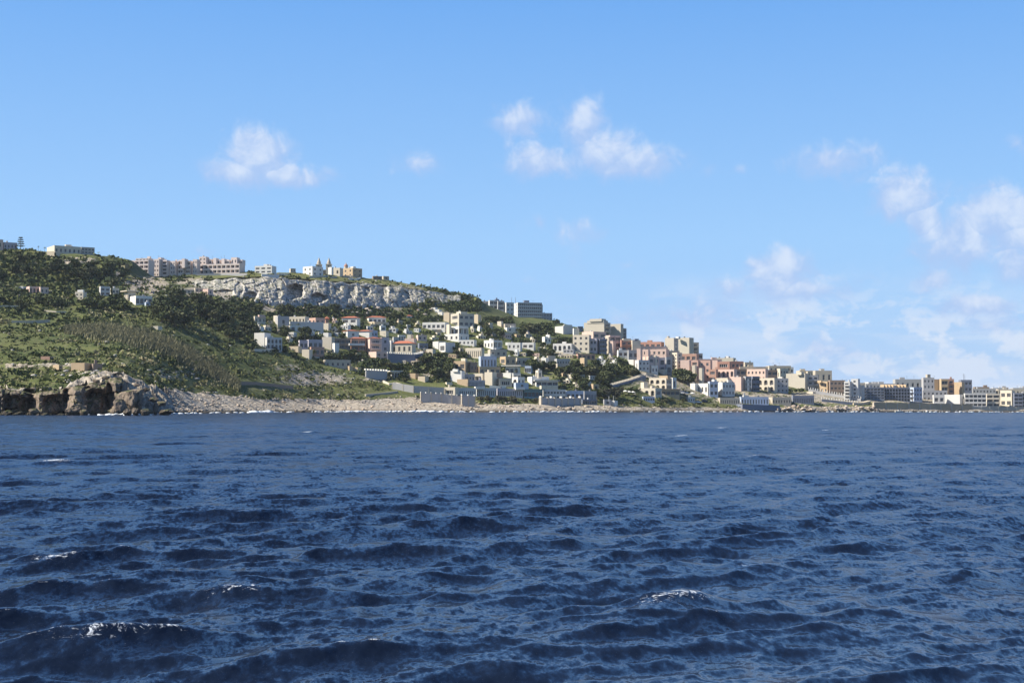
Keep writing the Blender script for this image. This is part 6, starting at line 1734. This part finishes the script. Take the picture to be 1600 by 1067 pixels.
# ------------------------------------------------------------------ scrub, grass tufts and reeds (uncountable)
def scrub():
    g = np.random.default_rng(31)
    N = 62000
    x = g.uniform(-150, 1620, N)
    ys, ds = cols_at(x)
    top = ys[:, -1]; st = shore_top(x)
    y = top + (st - top) * g.uniform(0, 1, N)
    rock = field(x, y, ROCKY); dry = field(x, y, DRY)
    patch = fbm(x / 14, y / 6, 71, 4)
    keep = g.uniform(0, 1, N) < np.clip((patch - .30) * 3.6, .08, 1) * (1 - .90 * np.clip(rock, 0, 1)) * (1 - .75 * np.clip(dry, 0, 1)) * np.where(x > 1040, .35, 1)
    for head, a, b, t, q in BUILT:
        keep &= ~((x > a - 1) & (x < b + 1) & (y > t) & (y < q + 2.2))
    keep &= ~(on_cliff(x, y) & (g.uniform(0, 1, N) < .96))
    keep &= ~((x < 430) & (y > 520) & (g.uniform(0, 1, N) < .40))
    # reed bed, left open for the reeds
    rc = np.interp(x, [100, 180, 240, 290, 330, 372], [517, 522, 535, 556, 580, 606])
    keep &= ~((x > 105) & (x < 370) & (np.abs(y - rc) < 9))
    x, y = x[keep], y[keep]
    ys, ds = cols_at(x)
    D = np.array([np.interp(-y[i], -ys[i], ds[i]) for i in range(len(x))])
    P = worlds(x, y, D)
    up = np.clip((520 - y) / 60, 0, 1)
    s = g.uniform(.45, 1.25, len(x)) * (1 + .9 * up) * np.where(g.uniform(0, 1, len(x)) < .10, 1.7, 1.0)
    per = 9
    off = g.normal(size=(len(x), per, 3)) * np.array([.55, .55, .26]); off[..., 2] = np.abs(off[..., 2])
    C = (P[:, None] + off * s[:, None, None] + np.array([0, 0, .1])).reshape(-1, 3)
    V, Fq = quads(C, np.repeat(s, per) * g.uniform(.5, .95, len(C)), g)
    me = mesh_np('scrub', V, Fq, mat_scrub())
    hue = np.clip(fbm(x / 30, y / 9, 81, 3) + g.normal(0, .16, len(x)) + .10 * np.clip((y - 515) / 40, 0, 1), 0, 1)
    attr(me, 'tone', np.repeat(np.repeat(hue, per) + g.uniform(-.1, .1, len(C)), 4))
    tag(link('scrub', me), 'low Mediterranean scrub and grass tufts covering the hillside', 'scrub', kind='stuff')

def mat_scrub():
    def b(t, p):
        tone = t.n('ShaderNodeAttribute', attribute_name='tone').outputs[2]
        r = t.n('ShaderNodeValToRGB')
        t.put(r.inputs[0], tone)
        e = r.color_ramp.elements
        e[0].position, e[0].color = .18, c4(0.030, 0.044, 0.016)
        e[1].position, e[1].color = .95, c4(0.23, 0.205, 0.12)
        for pos, c in ((.38, (0.060, 0.078, 0.026)), (.55, (0.108, 0.125, 0.038)), (.72, (0.155, 0.16, 0.06))):
            q = e.new(pos); q.color = c4(*c)
        t.put(p.inputs['Base Color'], r.outputs[0])
        p.inputs['Roughness'].default_value = .85
        p.inputs['Specular IOR Level'].default_value = .15
    return principled('scrub_leaf', b)
scrub()

def thicket():
    """dense dark bushes between the gardens, one tangled mass"""
    g = np.random.default_rng(37)
    N = 17000
    x = g.uniform(385, 1010, N)
    lo = np.interp(x, [385, 450, 620, 700, 800, 900, 1010], [500, 486, 484, 486, 504, 522, 572])
    hi = np.interp(x, [385, 450, 560, 640, 700, 850, 1010], [545, 552, 585, 604, 606, 606, 612])
    y = lo + (hi - lo) * g.uniform(0, 1, N)
    # the scrubby shoulder of the hill in front of the far hotel
    x2 = g.uniform(660, 872, 5200); top2 = cols_at(x2)[0][:, -1]
    y2 = top2 + g.uniform(0, 1, 5200) ** 1.2 * np.interp(x2, [660, 740, 872], [34, 40, 24])
    x, y = np.concatenate([x, x2]), np.concatenate([y, y2]); N = len(x)
    keep = g.uniform(0, 1, N) < np.clip((fbm(x / 11, y / 6, 171, 3) - .34) * 5, .06, 1)
    for head, a, b, t, q in BUILT:
        keep &= ~((x > a - 1) & (x < b + 1) & (y > t) & (y < q + 3.5))
    x, y = x[keep], y[keep]
    ys, ds = cols_at(x)
    D = np.array([np.interp(-y[i], -ys[i], ds[i]) for i in range(len(x))])
    P = worlds(x, y, D)
    s = g.uniform(1.0, 2.6, len(x)); per = 12
    off = g.normal(size=(len(x), per, 3)) * np.array([.5, .5, .34]); off[..., 2] = np.abs(off[..., 2]) * 1.2
    C = (P[:, None] + off * s[:, None, None]).reshape(-1, 3)
    V, Fq = quads(C, np.repeat(s, per) * g.uniform(.35, .7, len(C)), g)
    me = mesh_np('thicket', V, Fq, mat_scrub())
    hue = np.clip(fbm(x / 20, y / 9, 81, 3) * .7 + g.normal(0, .10, len(x)), 0, 1)
    attr(me, 'tone', np.repeat(np.repeat(hue, per) + g.uniform(-.08, .08, len(C)), 4))
    tag(link('thicket', me), 'dense dark bushes filling the gaps between the village gardens', 'bushes', kind='stuff')
thicket()

def slope_stones():
    """pale stones showing through the scrub"""
    bm = bmesh.new(); bmesh.ops.create_icosphere(bm, subdivisions=1, radius=.5)
    iv = np.array([v.co[:] for v in bm.verts]); jf = np.array([[v.index for v in f.verts] for f in bm.faces]); bm.free()
    g = np.random.default_rng(41)
    N = 9000
    x = g.uniform(-60, 1000, N); ys, ds = cols_at(x); st = shore_top(x)
    y = ys[:, -1] + (st - ys[:, -1]) * g.uniform(0, 1, N)
    pr = np.clip(field(x, y, ROCKY) * .8, .05, 1) * np.clip((fbm(x / 9, y / 4, 191, 3) - .42) * 6, 0, 1)
    k = (g.uniform(0, 1, N) < pr) & ~on_cliff(x, y)
    for head, a, b, t, q in BUILT:
        k &= ~((x > a - 1) & (x < b + 1) & (y > t) & (y < q + 1))
    x, y, ys, ds = x[k], y[k], ys[k], ds[k]
    V, Fc = [], []
    for i in range(len(x)):
        P = worlds(x[i], y[i], np.interp(-y[i], -ys[i], ds[i]))
        s = g.uniform(.5, 1.5)
        V.append(iv * (1 + g.uniform(-.25, .25, (len(iv), 1))) * np.array([s * g.uniform(1, 2), s, s * .7]) + P + np.array([0, 0, .3])); Fc.append(jf + i * len(iv))
    me = mesh_np('slope_stones', np.concatenate(V), np.concatenate(Fc), LIME)
    tag(link('slope_stones', me), 'pale limestone stones showing through the scrub', 'stones', kind='stuff')
slope_stones()

def reeds():
    g = np.random.default_rng(13)
    n = 34000
    x = g.uniform(100, 374, n)
    rc = np.interp(x, [100, 180, 240, 290, 330, 374], [517, 522, 535, 556, 580, 606])
    half = np.interp(x, [100, 160, 300, 374], [4, 11, 13, 5])
    y = rc + g.normal(0, .5, n) * half
    ys, ds = cols_at(x)
    D = np.array([np.interp(-y[i], -ys[i], ds[i]) for i in range(n)])
    P = worlds(x, y, D); P[:, 2] -= .3
    h = g.uniform(1.3, 2.9, n)
    lean = g.normal(0, .35, (n, 2)) + np.array([.35, 0])
    a = g.uniform(0, 6.28, n); w = g.uniform(.05, .13, n)
    side = np.stack([np.cos(a) * w, np.sin(a) * w, np.zeros(n)], 1)
    mid = P + np.stack([lean[:, 0] * .4, lean[:, 1] * .4, h * .6], 1)
    tip = P + np.stack([lean[:, 0] * 1.3, lean[:, 1] * 1.3, h], 1)
    V = np.stack([P - side, P + side, mid + side * 1.6, tip, mid - side * 1.6], 1)
    Fq = np.arange(5 * n).reshape(n, 5)
    me = mesh_np('reeds', V.reshape(-1, 3), Fq, mat_reeds())
    attr(me, 'tone', np.repeat(g.uniform(0, 1, n), 5))
    tag(link('reeds', me), 'tall olive-grey reeds in a band running down the left slope', 'reeds', kind='stuff')
def mat_reeds():
    def b(t, p):
        tone = t.n('ShaderNodeAttribute', attribute_name='tone').outputs[2]
        t.put(p.inputs['Base Color'], t.mix(tone, c4(0.10, 0.10, 0.045), c4(0.27, 0.25, 0.14)))
        p.inputs['Roughness'].default_value = .8
    return principled('reed_leaf', b)
reeds()

# ------------------------------------------------------------------ sea air
def haze():
    m = bpy.data.materials.new('sea_air')
    m.use_nodes = True
    nt = m.node_tree
    nt.nodes.clear()
    out = nt.nodes.new('ShaderNodeOutputMaterial')
    pv = nt.nodes.new('ShaderNodeVolumePrincipled')
    pv.inputs['Color'].default_value = c4(0.80, 0.88, 1.0)
    pv.inputs['Density'].default_value = 0.000045
    pv.inputs['Anisotropy'].default_value = 0.1
    nt.links.new(pv.outputs[0], out.inputs['Volume'])
    b = MB(); b.box((-6500, -6500, -6), (13000, 0, 0), (0, 13000, 0), (0, 0, 176))
    o = b.build('haze', [m]); tag(o, 'thin sea haze over the bay', 'haze', kind='stuff')
haze()
